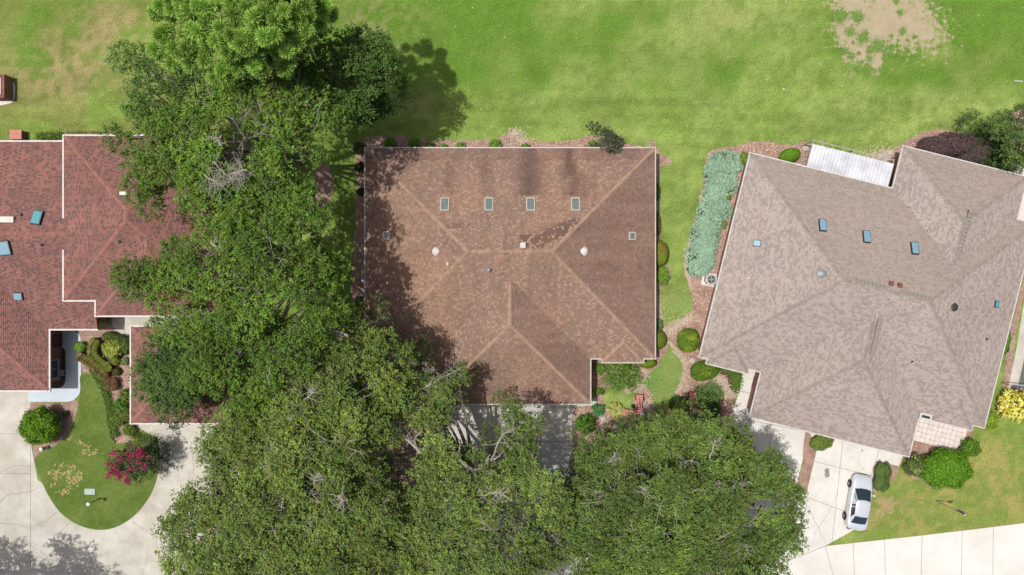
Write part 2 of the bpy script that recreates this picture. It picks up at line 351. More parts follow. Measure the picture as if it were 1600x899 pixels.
# ------------------------------------------------------------------ beds, drives, paths
beds = {}
def bed(name, px, z=None, m='mulch', sm=4, amp=0.05):
    pts = smooth_poly(px, sm) if sm > 1 else px
    w_ = rough_edge(Gp(pts), amp); z = .004 + .0016 * len(beds) if z is None else z; beds[name] = w_
    return sheet('mulch_bed' if m == 'mulch' else name, w_, z, M[m])
b_north = [(560, 236), (564, 222), (580, 213), (620, 212), (660, 219), (700, 220), (740, 219), (775, 217), (797, 206), (808, 205), (820, 218), (860, 222), (900, 219), (925, 212), (970, 224), (1000, 228), (1024, 236), (1018, 262), (600, 262)]
bed('north', b_north)
bed('west', [(556, 236), (572, 236), (590, 300), (590, 545), (560, 560), (546, 520), (548, 470), (552, 400), (556, 330), (558, 280)])
bed('west_tree', [(500, 255), (515, 262), (522, 290), (512, 320), (492, 320), (485, 290)])
bed('east', [(1010, 240), (1030, 240), (1029, 300), (1030, 330), (1033, 350), (1031, 372), (1044, 388), (1042, 412), (1048, 428), (1040, 446), (1029, 455), (1030, 480), (1035, 505), (1044, 525), (1043, 545), (1034, 558), (1026, 575), (1010, 586), (1000, 599), (985, 596), (960, 605), (946, 606), (943, 620), (945, 636), (960, 640), (985, 642), (992, 620), (1000, 606), (1014, 608), (1020, 625), (1022, 645), (1028, 660), (1020, 700), (897, 700), (893, 640), (924, 632), (931, 630), (925, 560), (1005, 550)], sm=3)
east_bed = [(1195, 232), (1175, 222), (1150, 228), (1110, 237), (1101, 262), (1097, 300), (1085, 345), (1074, 385), (1069, 425), (1079, 452), (1082, 480), (1073, 497), (1056, 506), (1046, 525), (1054, 545), (1068, 560), (1070, 585), (1060, 608), (1046, 630), (1036, 660), (1030, 700), (1130, 700), (1142, 655), (1155, 600), (1180, 590), (1130, 540), (1200, 250)]
bed('east_bed', east_bed, sm=3)
bed('ne_bed', [(1160, 228), (1200, 221), (1230, 228), (1262, 222), (1300, 245), (1358, 262), (1372, 243), (1395, 235), (1412, 222), (1435, 210), (1470, 203), (1510, 209), (1545, 203), (1562, 185), (1640, 170), (1640, 300), (1400, 300), (1200, 270)], sm=3)
bed('left_bed', [(48, 622), (60, 629), (104, 629), (118, 624), (125, 640), (118, 655), (108, 676), (92, 692), (80, 700), (62, 708), (54, 716), (50, 690)], z=.04, sm=2)
bed('court_bed', [(118, 512), (135, 512), (180, 505), (205, 545), (207, 690), (180, 700), (170, 660), (160, 610), (145, 585), (127, 580)], sm=1)
bed('sw_bed', [(560, 640), (600, 560), (680, 560), (745, 632), (690, 700), (690, 840), (560, 830)], sm=2)
bed('oak_bed', [(900, 690), (1160, 690), (1180, 740), (1150, 840), (900, 850)], sm=2)
bed('strip_bed', [(1258, 672), (1266, 676), (1275, 706), (1259, 773), (1243, 767), (1253, 724)], z=.036, sm=1)
bed('walk_bed', [(1369, 722), (1404, 729), (1400, 745), (1385, 760), (1364, 768), (1363, 748)], sm=1)
bed('front_bed', [(1412, 720), (1430, 690), (1490, 697), (1500, 660), (1522, 672), (1513, 690), (1510, 720), (1500, 735), (1470, 765), (1440, 752), (1415, 742)], sm=2)
bed('ground_cover_bed', [(1119, 569), (1160, 583), (1156, 611), (1148, 616), (1138, 602), (1136, 590), (1117, 581)], z=.03, m='soil', sm=1)
bed('screen_bed', [(1566, 600), (1577, 520), (1600, 430), (1606, 430), (1585, 530), (1580, 612)], sm=1)
def chips(name, pts, n, z=0.012):
    xs = [p[0] for p in pts]; ys = [p[1] for p in pts]; out = []
    while len(out) < n:
        x = random.uniform(min(xs), max(xs)); y = random.uniform(min(ys), max(ys))
        if inside(pts, x, y): out.append((x, y, z + random.random() * .015))
    pos = np.array(out); bases = np.array([c3(196, 150, 126), c3(160, 110, 88), c3(126, 90, 74), c3(214, 178, 152)])
    col = bases[RNG.integers(0, 4, n)] * (0.8 + .4 * RNG.random((n, 1)))
    o = leaves(name, pos, np.tile([0, 0, 1.], (n, 1)), 0.16, col, None, M['chip'], .45, jit=.45); o['kind'] = 'stuff'
    o['label'] = 'loose bark chips covering the planting beds'; o['category'] = 'mulch'
allb = [k for k in beds if k not in ('ground_cover_bed', 'left_bed', 'strip_bed')]
def area(p): return abs(sum(p[i][0] * p[(i + 1) % len(p)][1] - p[(i + 1) % len(p)][0] * p[i][1] for i in range(len(p)))) / 2
lab = {'north': 'bark chips along the north eave of the brown-roofed house', 'west': 'bark chips in the shade west of the brown-roofed house', 'west_tree': 'bark chips in the small round bed under the oak row', 'east': 'bark chips in the bed along the east and front of the brown-roofed house',
       'east_bed': 'bark chips round the junipers beside the taupe-roofed house', 'ne_bed': 'bark chips behind the taupe-roofed house under the purple hedge', 'court_bed': 'bark chips in the clipped hedge court beside the red garage', 'sw_bed': 'shaded bark chips left of the middle driveway',
       'oak_bed': 'bark chips under the rightmost big oak', 'walk_bed': 'bark chips beside the silver car', 'front_bed': 'bark chips round the large round bush by the tiled patio', 'screen_bed': 'bark chips along the pale path at the right edge'}
for k in allb:
    n = int(min(area(beds[k]) * 42, 6000)); o = None
    pts = beds[k]; xs = [p[0] for p in pts]; ys = [p[1] for p in pts]; out = []
    while len(out) < n:
        x = random.uniform(min(xs), max(xs)); y = random.uniform(min(ys), max(ys))
        if inside(pts, x, y): out.append((x, y, .012 + random.random() * .015))
    pos = np.array(out); bases = np.array([c3(204, 172, 154), c3(182, 142, 124), c3(146, 116, 104), c3(218, 196, 180)])
    col = bases[RNG.integers(0, 4, n)] * (0.8 + .4 * RNG.random((n, 1)))
    o = leaves('bark_chips', pos, np.tile([0, 0, 1.], (n, 1)), 0.17, col, None, M['chip'], .45, jit=.4)
    tag(o, lab.get(k), 'mulch', kind='stuff')

# sandy rims where the mulch has washed out: pale flecks thinning out
def fleck(pts, w0_, n, label):
    W = [P(*p) for p in smooth_poly(pts, 4, closed=False)]; PO = []
    for k in range(n):
        i = random.randint(0, len(W) - 2); p = W[i].lerp(W[i + 1], random.random()); wd = w0_ * (.4 + 1.6 * vnoise(np.array([p.x * 1.3]), np.array([p.y * 1.3]))[0]); PO.append((p.x + random.gauss(0, wd), p.y + random.gauss(0, wd), .03 + random.random() * .015))
    o = leaves('sand_flecks', np.array(PO), np.tile([0, 0, 1.], (n, 1)), .15, jcol(c3(196, 176, 156), n, .12, .04), None, M['chip'], .6, jit=.2); tag(o, label, 'sand', kind='stuff')
fleck([(1046, 520), (1052, 510), (1066, 502), (1080, 497)], .14, 420, 'pale sand washed out above the round clipped bush'); fleck([(1120, 592), (1128, 605), (1138, 618)], .22, 500, 'pale sand washed out between the oval bush and the entrance walk')
fleck([(978, 612), (990, 608), (1004, 602)], .14, 300, 'pale sand at the upper end of the low brick wall bed'); fleck([(1011, 625), (1013, 638), (1012, 650)], .1, 200, 'pale sand right of the low brick wall'); fleck([(1356, 256), (1372, 250), (1390, 242)], .35, 900, 'pale sand and gravel beside the terracotta corner of the patio')
fleck([(796, 210), (808, 210), (815, 218), (798, 220)], .2, 300, 'pale sand on the bump of the north bed'); fleck([(1098, 300), (1088, 345), (1074, 390), (1072, 420), (1080, 450)], .08, 420, 'thin sandy edge left of the junipers'); fleck([(1046, 535), (1056, 548), (1068, 562), (1068, 590), (1056, 615)], .09, 350, 'thin sandy edge of the bed by the narrow lawn path')
fleck([(1028, 465), (1032, 500), (1040, 525)], .12, 260, 'pale sand along the east eave bed'); fleck([(1008, 580), (1000, 590)], .18, 200, 'pale sand right of the feathery bush')

def slabs(name, outline, cuts, m, top=.03, gap=.018, z_joint=.018, extra=None):
    """a paved surface split at its joints into single slabs"""
    w_ = Gp(outline); base = sheet(name, w_, z_joint, M['joint'])
    bm = bmesh.new(); vs = [bm.verts.new((x, y, 0)) for x, y in w_]; f = bm.faces.new(vs)
    if f.normal.z < 0: f.normal_flip()
    for (a, b_, *lim) in cuts:
        a = P(*a); b_ = P(*b_); d = (b_ - a).normalized(); n = Vector((-d.y, d.x, 0))
        fs = list(bm.faces)
        if lim:      # only slabs whose centre lies in the given pixel box
            x0, y0, x1, y1 = lim[0]; fs = [f for f in fs if x0 <= 800 + f.calc_center_median().x * PXM <= x1 and y0 <= 449.5 - f.calc_center_median().y * PXM <= y1]
        geom = list({v for f in fs for v in f.verts}) + list({e for f in fs for e in f.edges}) + fs
        bmesh.ops.bisect_plane(bm, geom=geom, plane_co=a, plane_no=n)
    bmesh.ops.recalc_face_normals(bm, faces=bm.faces[:])
    polys = []
    for f in bm.faces:
        polys.append([(v.co.x, v.co.y) for v in f.verts])
    bm.free()
    for pl in polys:
        if area(pl) < .12: continue
        q = offset_poly(pl, -gap)
        bb = MB(); bb.prism(q, -.05, top + random.uniform(-.003, .003)); bb.build('concrete_slab', M[m], base)
    return base
def offset_poly(pts, d):
    """positive = outwards"""
    n = len(pts); A = sum(pts[i][0] * pts[(i + 1) % n][1] - pts[(i + 1) % n][0] * pts[i][1] for i in range(n)); sg = 1 if A > 0 else -1; out = []
    for i in range(n):
        p = Vector(pts[i][:2]); a = Vector(pts[i - 1][:2]); c = Vector(pts[(i + 1) % n][:2])
        e1 = (p - a); e2 = (c - p)
        if e1.length < 1e-6 or e2.length < 1e-6: out.append(tuple(p)); continue
        e1.normalize(); e2.normalize(); n1 = Vector((e1.y, -e1.x)) * sg; n2 = Vector((e2.y, -e2.x)) * sg
        m_ = n1 + n2
        if m_.length < 1e-4: out.append(tuple(p + n1 * d)); continue
        m_.normalize(); k = max(m_.dot(n1), .35); out.append(tuple(p + m_ * (d / k)))
    return out
# western drive round the lawn island
slabs('driveway', [(-120, 606), (48, 606), (49, 630), (50, 700), (60, 750), (150, 812), (225, 780), (248, 700), (246, 684), (205, 664), (207, 640), (370, 640), (378, 845), (378, 1100), (-120, 1100)],
      [((48, 0), (48, 900)), ((0, 678), (48, 678), (-200, 606, 48, 900)), ((0, 740), (48, 740), (-200, 606, 48, 900)), ((0, 800), (48, 800), (-200, 606, 48, 900)),
       ((250, 0), (250, 900), (200, 600, 400, 900)), ((301, 0), (301, 900), (250, 600, 420, 900)), ((0, 685), (10, 685), (250, 600, 420, 900)), ((0, 718), (10, 718), (250, 600, 420, 900)), ((0, 768), (10, 768), (205, 600, 420, 900)),
       ((144, 800), (136, 899), (48, 780, 400, 1100)), ((191, 800), (188, 899), (144, 780, 400, 1100)), ((232, 800), (262, 899), (190, 760, 330, 1100)), ((0, 859), (202, 899), (-120, 700, 400, 1100)), ((301, 0), (301, 900), (250, 700, 420, 1100))], 'conc_w')
slabs('road', [(380, 845), (1180, 845), (1222, 880), (1290, 853), (1440, 836.5), (1600, 817.5), (1900, 786), (1900, 1250), (380, 1250)],
      [((x, 840), (x, 899)) for x in (380, 480, 580, 680, 780, 880, 980, 1080, 1170, 1230)] +
      [((1289, 853), (1302, 899)), ((1332.6, 849), (1335, 899)), ((1382, 843), (1383, 899)), ((1440.6, 837), (1439, 899)), ((1503, 830), (1502, 899)), ((1551.6, 824), (1551, 899)), ((1600, 816), (1600, 899)), ((1650, 816), (1650, 899)), ((1700, 816), (1700, 899))], 'road', top=.034)
slabs('middle_driveway', [(745, 622), (932, 622), (932, 634), (895, 636), (895, 845), (690, 845), (690, 622)],
      [((0, 690), (10, 690)), ((0, 745), (10, 745)), ((0, 800), (10, 800)), ((795, 0), (795, 10)), ((845, 0), (845, 10))], 'conc_mid')
slabs('east_driveway', [(1168, 574), (1200, 582), (1230, 640), (1262, 664), (1264, 678), (1253, 724), (1243, 768), (1222, 880), (1200, 864), (1180, 845), (1150, 845), (1172, 690), (1137, 662), (1147, 635), (1155, 612), (1158, 583)],
      [((1150, 610), (1190, 618)), ((1137, 650), (1187, 660)), ((1160, 700), (1260, 730)), ((1243, 767), (1160, 740)), ((1210, 600), (1190, 845), (1137, 662, 1300, 900))], 'conc_e')
slabs('garage_driveway', [(1264, 674), (1420, 700), (1410, 714), (1405, 729), (1369, 721), (1363, 748), (1352, 800), (1333, 829), (1290, 853), (1222, 880), (1243, 768), (1259, 773), (1275, 706)],
      [((1272, 721), (1324, 734)), ((1373, 705), (1367, 724)), ((1314, 715), (1306, 790)), ((1243, 771), (1315, 797)), ((1262, 780), (1240, 880), (1200, 771, 1400, 900))], 'conc_e', top=.031)
slabs('front_walk', [(135, 484), (290, 484), (290, 530), (215, 530), (209, 545), (200, 528), (182, 521), (176, 510), (174, 484)], [((195, 484), (195, 530)), ((240, 484), (240, 530))], 'conc_w')
# curved pale walk and its planter beside the red house
walk = [(-10, 600), (76, 603), (103, 603), (103, 600)]
outer = [(44, 628)] + [(104, 628)] + [(104 + 23 * math.sin(a), 605 + 23 * math.cos(a)) for a in np.linspace(.2, PI / 2, 7)] + [(127, 545)] + [(112 + 15 * math.cos(a), 532 - 15 * math.sin(a)) for a in np.linspace(.1, PI / 2, 6)] + [(60, 515), (60, 605), (44, 605)]
sheet('curved_walkway', Gp(outer), .05, M['blue_conc'], thick=.1)
inner = [(50, 541), (92, 541)] + [(92 + 11 * math.sin(a), 552 - 11 * math.cos(a)) for a in np.linspace(.3, PI / 2, 4)] + [(103, 592)] + [(90 + 13 * math.cos(a), 594 + 13 * math.sin(a)) for a in np.linspace(.2, PI / 2, 4)] + [(50, 607)]
sheet('planter_soil', Gp(inner), .056, M['soil'])
# the lawn island in the western drive
isl = smooth_poly([(127, 586), (147, 588), (160, 610), (168, 650), (173, 690), (205, 690), (230, 686), (246, 690), (249, 715), (246, 745), (234, 776), (212, 804), (185, 822), (158, 828), (125, 821), (96, 802), (75, 772), (62, 742), (55, 716), (70, 706), (92, 692), (108, 676), (118, 652), (124, 628), (126, 605)], 4)
isl_w = Gp(isl)
bI = MB(); bI.prism(isl_w, -.02, .06); oI = bI.build('lawn_island', M['island']); oI['kind'] = 'structure'
for pts, amp in (([(75, 735), (95, 722), (118, 728), (130, 745), (115, 768), (92, 772), (80, 760)], .3), ([(120, 690), (140, 695), (155, 705), (140, 712), (122, 704)], .25), ([(105, 685), (112, 680), (128, 690), (118, 698)], .2)):
    # worn dry patches, broken up into small flecks
    w_ = Gp(smooth_poly(pts, 3)); xs = [p[0] for p in w_]; ys = [p[1] for p in w_]; ps = []
    while len(ps) < int(area(w_) * 45):
        x = random.uniform(min(xs), max(xs)); y = random.uniform(min(ys), max(ys))
        if inside(w_, x, y) and fbm(np.array([x]), np.array([y]), 2.5, 3)[0] > .5: ps.append((x, y, .068))
    o = leaves('dry_grass', np.array(ps), np.tile([0, 0, 1.], (len(ps), 1)), .2, jcol(c3(170, 156, 104), len(ps)), None, M['chip'], .6, jit=.3); tag(o, 'dry straw coloured patch worn into the island lawn', 'dry grass', 'dry patches in the island lawn', 'stuff')
# east side path and dark screened floor
sheet('side_path', Gp([(1600, 470), (1614, 470), (1600, 560), (1588, 612), (1575, 606), (1588, 545)]), .03, M['conc_w'], thick=.08)
sheet('screened_patio_floor', Gp([(1616, 470), (1800, 470), (1800, 640), (1590, 640), (1589, 612), (1601, 560)]), .034, M['dark_conc'], thick=.08)
sheet('rear_patio', Gp([(1560, 240), (1800, 300), (1800, 400), (1560, 400)]), .034, M['paver'], thick=.05)
sheet('patio_floor', Gp([(1266, 232), (1392, 262), (1385, 320), (1255, 290)]), .03, M['terracotta'], thick=.05)
sheet('brick_corner', Gp([(1380, 262), (1400, 246), (1412, 236), (1412, 300), (1385, 300)]), .026, M['terracotta'], thick=.05)

def crack(pts, parent=None, wd=.035):
    pts = [P(*p) for p in pts]; L = []
    for i in range(len(pts) - 1):
        k = max(2, int((pts[i + 1] - pts[i]).length / .25))
        for j in range(k): L.append(pts[i].lerp(pts[i + 1], j / k) + Vector((random.uniform(-.05, .05), random.uniform(-.05, .05), 0)))
    L.append(pts[-1]); vs = []; fs = []
    for i, p in enumerate(L):
        d = (L[min(i + 1, len(L) - 1)] - L[max(0, i - 1)]).normalized(); n = Vector((-d.y, d.x, 0)) * wd * random.uniform(.3, .8)
        vs += [(p + n)[:2] + (.0375,), (p - n)[:2] + (.0375,)]
        if i: a = 2 * i; fs.append((a - 2, a - 1, a + 1, a))
    b = MB(); b.add(vs, fs); b.build('crack', M['crack'], parent)
drv = bpy.data.objects['driveway']; gdr = bpy.data.objects['garage_driveway']
for c in ([(0, 740), (14, 731), (30, 727), (46, 729)], [(0, 785), (10, 773), (30, 772), (48, 768), (60, 762)], [(48, 824), (70, 815), (88, 800)], [(0, 817), (20, 818), (48, 826)],
          [(208, 815), (222, 825), (240, 838)], [(238, 838), (246, 844)], [(300, 690), (302, 715), (303, 740)], [(90, 840), (100, 825), (110, 815)]): crack(c, drv)
rd = bpy.data.objects['road']
for c in ([(244, 848), (250, 870), (252, 899)], [(222, 899), (228, 880), (232, 862)], [(40, 850), (60, 858), (75, 872)]): crack(c, rd, .03)
for c in ([(1309, 767), (1300, 790), (1285, 815), (1272, 835)], [(1340, 720), (1350, 735)], [(1243, 775), (1262, 790), (1290, 850)]): crack(c, gdr, .025)
for (x, y, r) in ((1292, 737, .32), (1292, 742, .25), (1347, 704, .1)):
    pts = [(P(x, y).x + r * (1 + random.uniform(-.3, .3)) * math.cos(a) * .7, P(x, y).y + r * (1 + random.uniform(-.3, .3)) * math.sin(a)) for a in np.linspace(0, 2 * PI, 14)[:-1]]
    sheet('oil_stain', pts, .0365 + r * .003, M['stain'], kind=None, parent=gdr)

# patio of square pavers by the right entrance
def paver_patio():
    th = math.radians(-14.2); o0 = P(1426, 684); base = sheet('paver_patio', Gp([(1424, 640), (1515, 660), (1497, 700), (1426, 684)]), .02, M['joint'])
    pts = Gp([(1424, 640), (1515, 662), (1497, 700), (1428, 683)]); u = Vector((math.cos(th), math.sin(th), 0)); v = Vector((-math.sin(th), math.cos(th), 0)); sz = .40
    me = None; pe = offset_poly(pts, .16)
    for i in range(-2, 14):
        for j in range(-6, 10):
            c = o0 + u * (i * sz) + v * (j * sz)
            if inside(pe, c.x, c.y):
                b = MB(); b.box((0, 0, 0), (sz - .02, sz - .02, .05), taper=.985)
                if me is None: ob = b.build('paver', M['paver'], base); me = ob.data
                else: ob = bpy.data.objects.new('paver', me); COL.objects.link(ob); ob.parent = base
                ob.location = (c.x, c.y, .02 + random.uniform(-.003, .004)); ob.rotation_euler = (random.uniform(-.01, .01), random.uniform(-.01, .01), th)
paver_patio()

# ------------------------------------------------------------------ roofs
def clip(poly, a, b, c):
    """keep a*x+b*y<=c"""
    out = []; n = len(poly)
    for i in range(n):
        p, q = poly[i], poly[(i + 1) % n]; dp = a * p[0] + b * p[1] - c; dq = a * q[0] + b * q[1] - c
        if dp <= 0: out.append(p)
        if (dp < 0 < dq) or (dq < 0 < dp): t = dp / (dp - dq); out.append((p[0] + (q[0] - p[0]) * t, p[1] + (q[1] - p[1]) * t))
    return out
class Block:
    def __init__(s, pts, ze, slope, gables=()):
        n = len(pts); A = sum(pts[i][0] * pts[(i + 1) % n][1] - pts[(i + 1) % n][0] * pts[i][1] for i in range(n))
        s.pts = [Vector(p[:2]) for p in (pts if A > 0 else pts[::-1])]; s.ze = ze; s.s = slope; s.E = []
        g = set(gables) if A > 0 else {(n - 2 - k) % n for k in gables}
        for i in range(n):
            a = s.pts[i]; b = s.pts[(i + 1) % n]; t = (b - a).normalized(); nn = Vector((-t.y, t.x)); s.E.append((a, b, t, nn, i in g))
    def height(s, x, y):
        m = 1e9
        for a, b, t, nn, g in s.E:
            d = (x - a.x) * nn.x + (y - a.y) * nn.y
            if d < -1e-6: return -1e9
            if not g: m = min(m, d)
        return s.ze + s.s * m
    def region(s, i):
        a, b, t, nn, g = s.E[i]; poly = [tuple(p) for p in s.pts]
        for j, (a2, b2, t2, n2, g2) in enumerate(s.E):
            if j == i or g2: continue
            # d_i <= d_j : (nn-n2).p <= nn.a - n2.a2
            poly = clip(poly, nn.x - n2.x, nn.y - n2.y, nn.dot(a) - n2.dot(a2))
            if len(poly) < 3: return []
        return poly
def roof(parent, blocks, colfn, capcol, tabw=.3, expo=.145, tabvar=0.0, name='shingles', caps=True, valleys=None):
    V = []; F = []; C = []; capb = MB(); deck = MB()
    def hid(bi, x, y, z, flat=False):
        for j, o in enumerate(blocks):
            if j == bi: continue
            h = o.height(x, y)
            if (h > z + (.35 if flat else .02)) or (abs(h - z) <= .02 and j < bi): return True
        return False
    for bi, B in enumerate(blocks):
        segs = []
        for i, (a, b, t, nn, g) in enumerate(B.E):
            if g: continue
            R = B.region(i)
            if len(R) < 3: continue
            zf = lambda x, y: B.ze + B.s * ((x - a.x) * nn.x + (y - a.y) * nn.y)
            deck.add([(x, y, zf(x, y) - .03 - .012 * bi) for x, y in R], [tuple(range(len(R)))])
            cosl = 1 / math.sqrt(1 + B.s ** 2); up = Vector((nn.x * cosl, nn.y * cosl, B.s * cosl)); nrm = Vector((-nn.x * B.s, -nn.y * B.s, 1)).normalized()
            uv = [((Vector(p) - a).dot(t), (Vector(p) - a).dot(nn) / cosl) for p in R]
            vmax = max(q[1] for q in uv); row = 0; v0 = -.02
            off_ = random.random()
            while v0 < vmax:
                v1 = v0 + expo; strip = clip(clip(uv, 0, 1, v1), 0, -1, -max(v0, -.02))
                if row == 0: strip = clip(uv, 0, 1, v1)
                if len(strip) >= 3:
                    u0 = min(q[0] for q in strip); u1 = max(q[0] for q in strip)
                    if tabvar == 0: us = np.arange(math.floor((u0 / tabw) - 1) * tabw + (row % 2) * tabw * .5, u1 + tabw, tabw)
                    else:
                        us = [u0 - random.random() * .3]
                        while us[-1] < u1: us.append(us[-1] + random.uniform(tabw * (1 - tabvar), tabw * (1 + tabvar)))
                    for k in range(len(us) - 1):
                        ua, ub = us[k], us[k + 1]
                        if ub <= u0 or ua >= u1: continue
                        q = strip if (ua >= u0 and ub <= u1 and False) else clip(clip(strip, 1, 0, ub - .006), -1, 0, -ua)
                        if len(q) < 3: continue
                        cu = sum(p[0] for p in q) / len(q); cv = sum(p[1] for p in q) / len(q)
                        wp = a + t * cu + nn * (cv * cosl); z = zf(wp.x, wp.y)
                        if hid(bi, wp.x, wp.y, z, True): continue
                        if all(hid(bi, *(lambda w2: (w2.x, w2.y, zf(w2.x, w2.y)))(a + t * p[0] + nn * (p[1] * cosl))) for p in q): continue
                        vlo = min(p[1] for p in q); vhi = max(p[1] for p in q)
                        th = random.uniform(.014, .026)
                        base = len(V)
                        for (uu, vv) in q:
                            lift = .004 + (th if vv < v0 + expo * .5 else 0)
                            pp = a + t * uu + nn * (vv * cosl); V.append((pp.x + nrm.x * lift, pp.y + nrm.y * lift, B.ze + B.s * vv * cosl + nrm.z * lift))
                        col = colfn(wp.x, wp.y, z, i, row, cu, nn)
                        F.append(tuple(range(base, base + len(q)))); C.append(col)
                        lo = [idx for idx, (uu, vv) in enumerate(q) if vv < vlo + 1e-4]
                        if len(lo) == 2:
                            e = len(V)
                            for idx in lo:
                                uu, vv = q[idx]; pp = a + t * uu + nn * (vv * cosl); V.append((pp.x, pp.y, B.ze + B.s * vv * cosl - .01))
                            F.append((base + lo[0], base + lo[1], e + 1, e)); C.append(tuple(x * .7 for x in col))  # butt edges coloured darker, painting a shadow line under each course
                v0 = v1; row += 1
            for k in range(len(R)): segs.append((i, Vector(R[k]), Vector(R[(k + 1) % len(R)])))
        # hips and ridges: edges met by two planes
        done = []
        for i, p, q in segs:
            if (q - p).length < .3: continue
            mid = (p + q) / 2; onb = False
            for a, b, t, nn, g in B.E:
                if abs((mid - a).dot(nn)) < 1e-3: onb = True
            if onb or any((mid - m2).length < .05 for m2 in done): continue
            others = [j for j, (a, b, t, nn, g) in enumerate(B.E) if not g and abs(((mid - a).dot(nn)) - ((mid - B.E[i][0]).dot(B.E[i][3]))) < 1e-3 and j != i]
            if not others: continue
            j = others[0]; done.append(mid); n1 = B.E[i][3]; n2 = B.E[j][3]
            hz = lambda P2: B.ze + B.s * min((P2 - B.E[i][0]).dot(n1), 1e9)
            p3 = Vector((*p, hz(p))); q3 = Vector((*q, hz(q)))
            if p3.z > q3.z: p3, q3 = q3, p3
            d = (q3 - p3); L = d.length; d.normalize(); N1 = Vector((-n1.x * B.s, -n1.y * B.s, 1)).normalized(); N2 = Vector((-n2.x * B.s, -n2.y * B.s, 1)).normalized()
            s1 = N1.cross(d).normalized(); s2 = N2.cross(d).normalized()
            if s1.dot(Vector((*n1, 0))) > 0: s1 = -s1
            if s2.dot(Vector((*n2, 0))) > 0: s2 = -s2
            k = 0.0
            while k < L:
                c0 = p3 + d * k; c1 = p3 + d * min(k + .30, L)
                if not hid(bi, c0.x, c0.y, c0.z):
                    w_ = .13; zz = Vector((0, 0, 1)); l0 = .05; l1 = .03; f = random.uniform(.85, 1.12)
                    vs = [c0 + zz * l0, c0 + s1 * w_ + zz * (l0 - .012), c0 + s2 * w_ + zz * (l0 - .012), c1 + zz * l1, c1 + s1 * w_ + zz * (l1 - .012), c1 + s2 * w_ + zz * (l1 - .012),
                          c0 - zz * .01, c0 + s1 * w_ - zz * .005, c0 + s2 * w_ - zz * .005]
                    capb.add(vs, [(0, 1, 4, 3), (0, 3, 5, 2), (6, 7, 1, 0), (6, 0, 2, 8), (7, 1, 4), (2, 8, 5)], tuple(x * f for x in capcol))
                k += .25
    me = bpy.data.meshes.new(name); me.from_pydata(V, [], F); at = me.attributes.new('col', 'FLOAT_COLOR', 'FACE')
    at.data.foreach_set('color', [x for c in C for x in (*c, 1)])
    ro = deck.build('roof', M['deck'], parent)
    o = link('shingles', me, M['shingle'], ro); o['kind'] = 'stuff'
    if capb.v: o = capb.build('ridge_caps', M['shingle'], ro, color=True); o['kind'] = 'stuff'
    return ro
def gutters(parent, pts, ze, m='white', wd=.13, ht=.14, skip=(), inner=0.0):
    n = len(pts); A = sum(pts[i][0] * pts[(i + 1) % n][1] - pts[(i + 1) % n][0] * pts[i][1] for i in range(n))
    if A < 0: pts = pts[::-1]
    o = offset_poly(pts, wd); i_ = offset_poly(pts, inner)
    for k in range(n):
        if k in skip: continue
        j = (k + 1) % n
        if (Vector(pts[k][:2]) - Vector(pts[j][:2])).length < .1: continue
        b = MB(); b.prism([i_[k], o[k], o[j], i_[j]], ze - ht, ze + .012); b.build('gutter', M[m], parent)
def walls(parent, pts, h, inset=.45, m='brick', soffit=True):
    w_ = offset_poly(pts, -inset); b = MB(); b.prism(w_, 0, h); b.build('wall', M[m], parent)
    if soffit:
        b = MB(); b.prism(offset_poly(pts, -.01), h, h + .05); b.build('soffit', M['under'], parent)
    return w_
def window(parent, c, w_, h, rz, m='glass'):
    """window on a wall whose outward normal is the local -y turned by rz; centre c"""
    R = Matrix.Rotation(rz, 3, 'Z'); b = MB()
    for x in (-w_ / 2, w_ / 2): b.box(Vector(c) + R @ Vector((x, 0, 0)), (.07, .12, h + .14), rz)
    for z in (-h / 2, h / 2): b.box(Vector(c) + R @ Vector((0, 0, z)), (w_ - .07, .12, .07), rz)
    b.box(Vector(c) + R @ Vector((0, 0, 0)), (.04, .09, h - .07), rz)
    f = b.build('window', M['white'], parent); g = MB(); g.box(Vector(c) + R @ Vector((0, .01, 0)), (w_ - .07, .04, h - .07), rz); g.build('pane', M[m], f)
def garage_door(parent, c, w_, h, rz):
    R = Matrix.Rotation(rz, 3, 'Z')
    for k in range(4):
        b = MB(); z = .05 + h / 4 * (k + .5); b.box(Vector((c[0], c[1], z)), (w_, .06, h / 4 - .02), rz)
        for q in range(8): b.box(Vector((c[0], c[1], z)) + R @ Vector(((q - 3.5) * w_ / 8, -.035, 0)), (w_ / 8 - .12, .02, h / 4 - .14), rz)
        b.build('garage_door_panel', M['garage_door'], parent)
def entry_door(parent, c, rz):
    b = MB(); b.box((c[0], c[1], 1.05), (.95, .08, 2.1), rz); d = b.build('door', M['door'], parent)
    R = Matrix.Rotation(rz, 3, 'Z'); p = Vector(c[:2] + (1.0,)) + R @ Vector((.38, -.07, 0)); b = MB(); b.box(p, (.05, .08, .12), rz); b.build('handle', M['grey'], d)
def on_roof(blocks, px, py):
    z = 4.0
    for _ in range(8):
        p = P(px, py, z); best = -1e9; bb = None
        for B in blocks:
            h = B.height(p.x, p.y)
            if h > best: best = h; bb = B
        z = best
    e = min((E for E in bb.E if not E[4]), key=lambda E: (p.x - E[0].x) * E[3].x + (p.y - E[0].y) * E[3].y)
    nn = e[3]; t = Vector((e[2].x, e[2].y, 0)); n = Vector((-nn.x * bb.s, -nn.y * bb.s, 1)).normalized(); return Vector((p.x, p.y, z)), t, n.cross(t), n
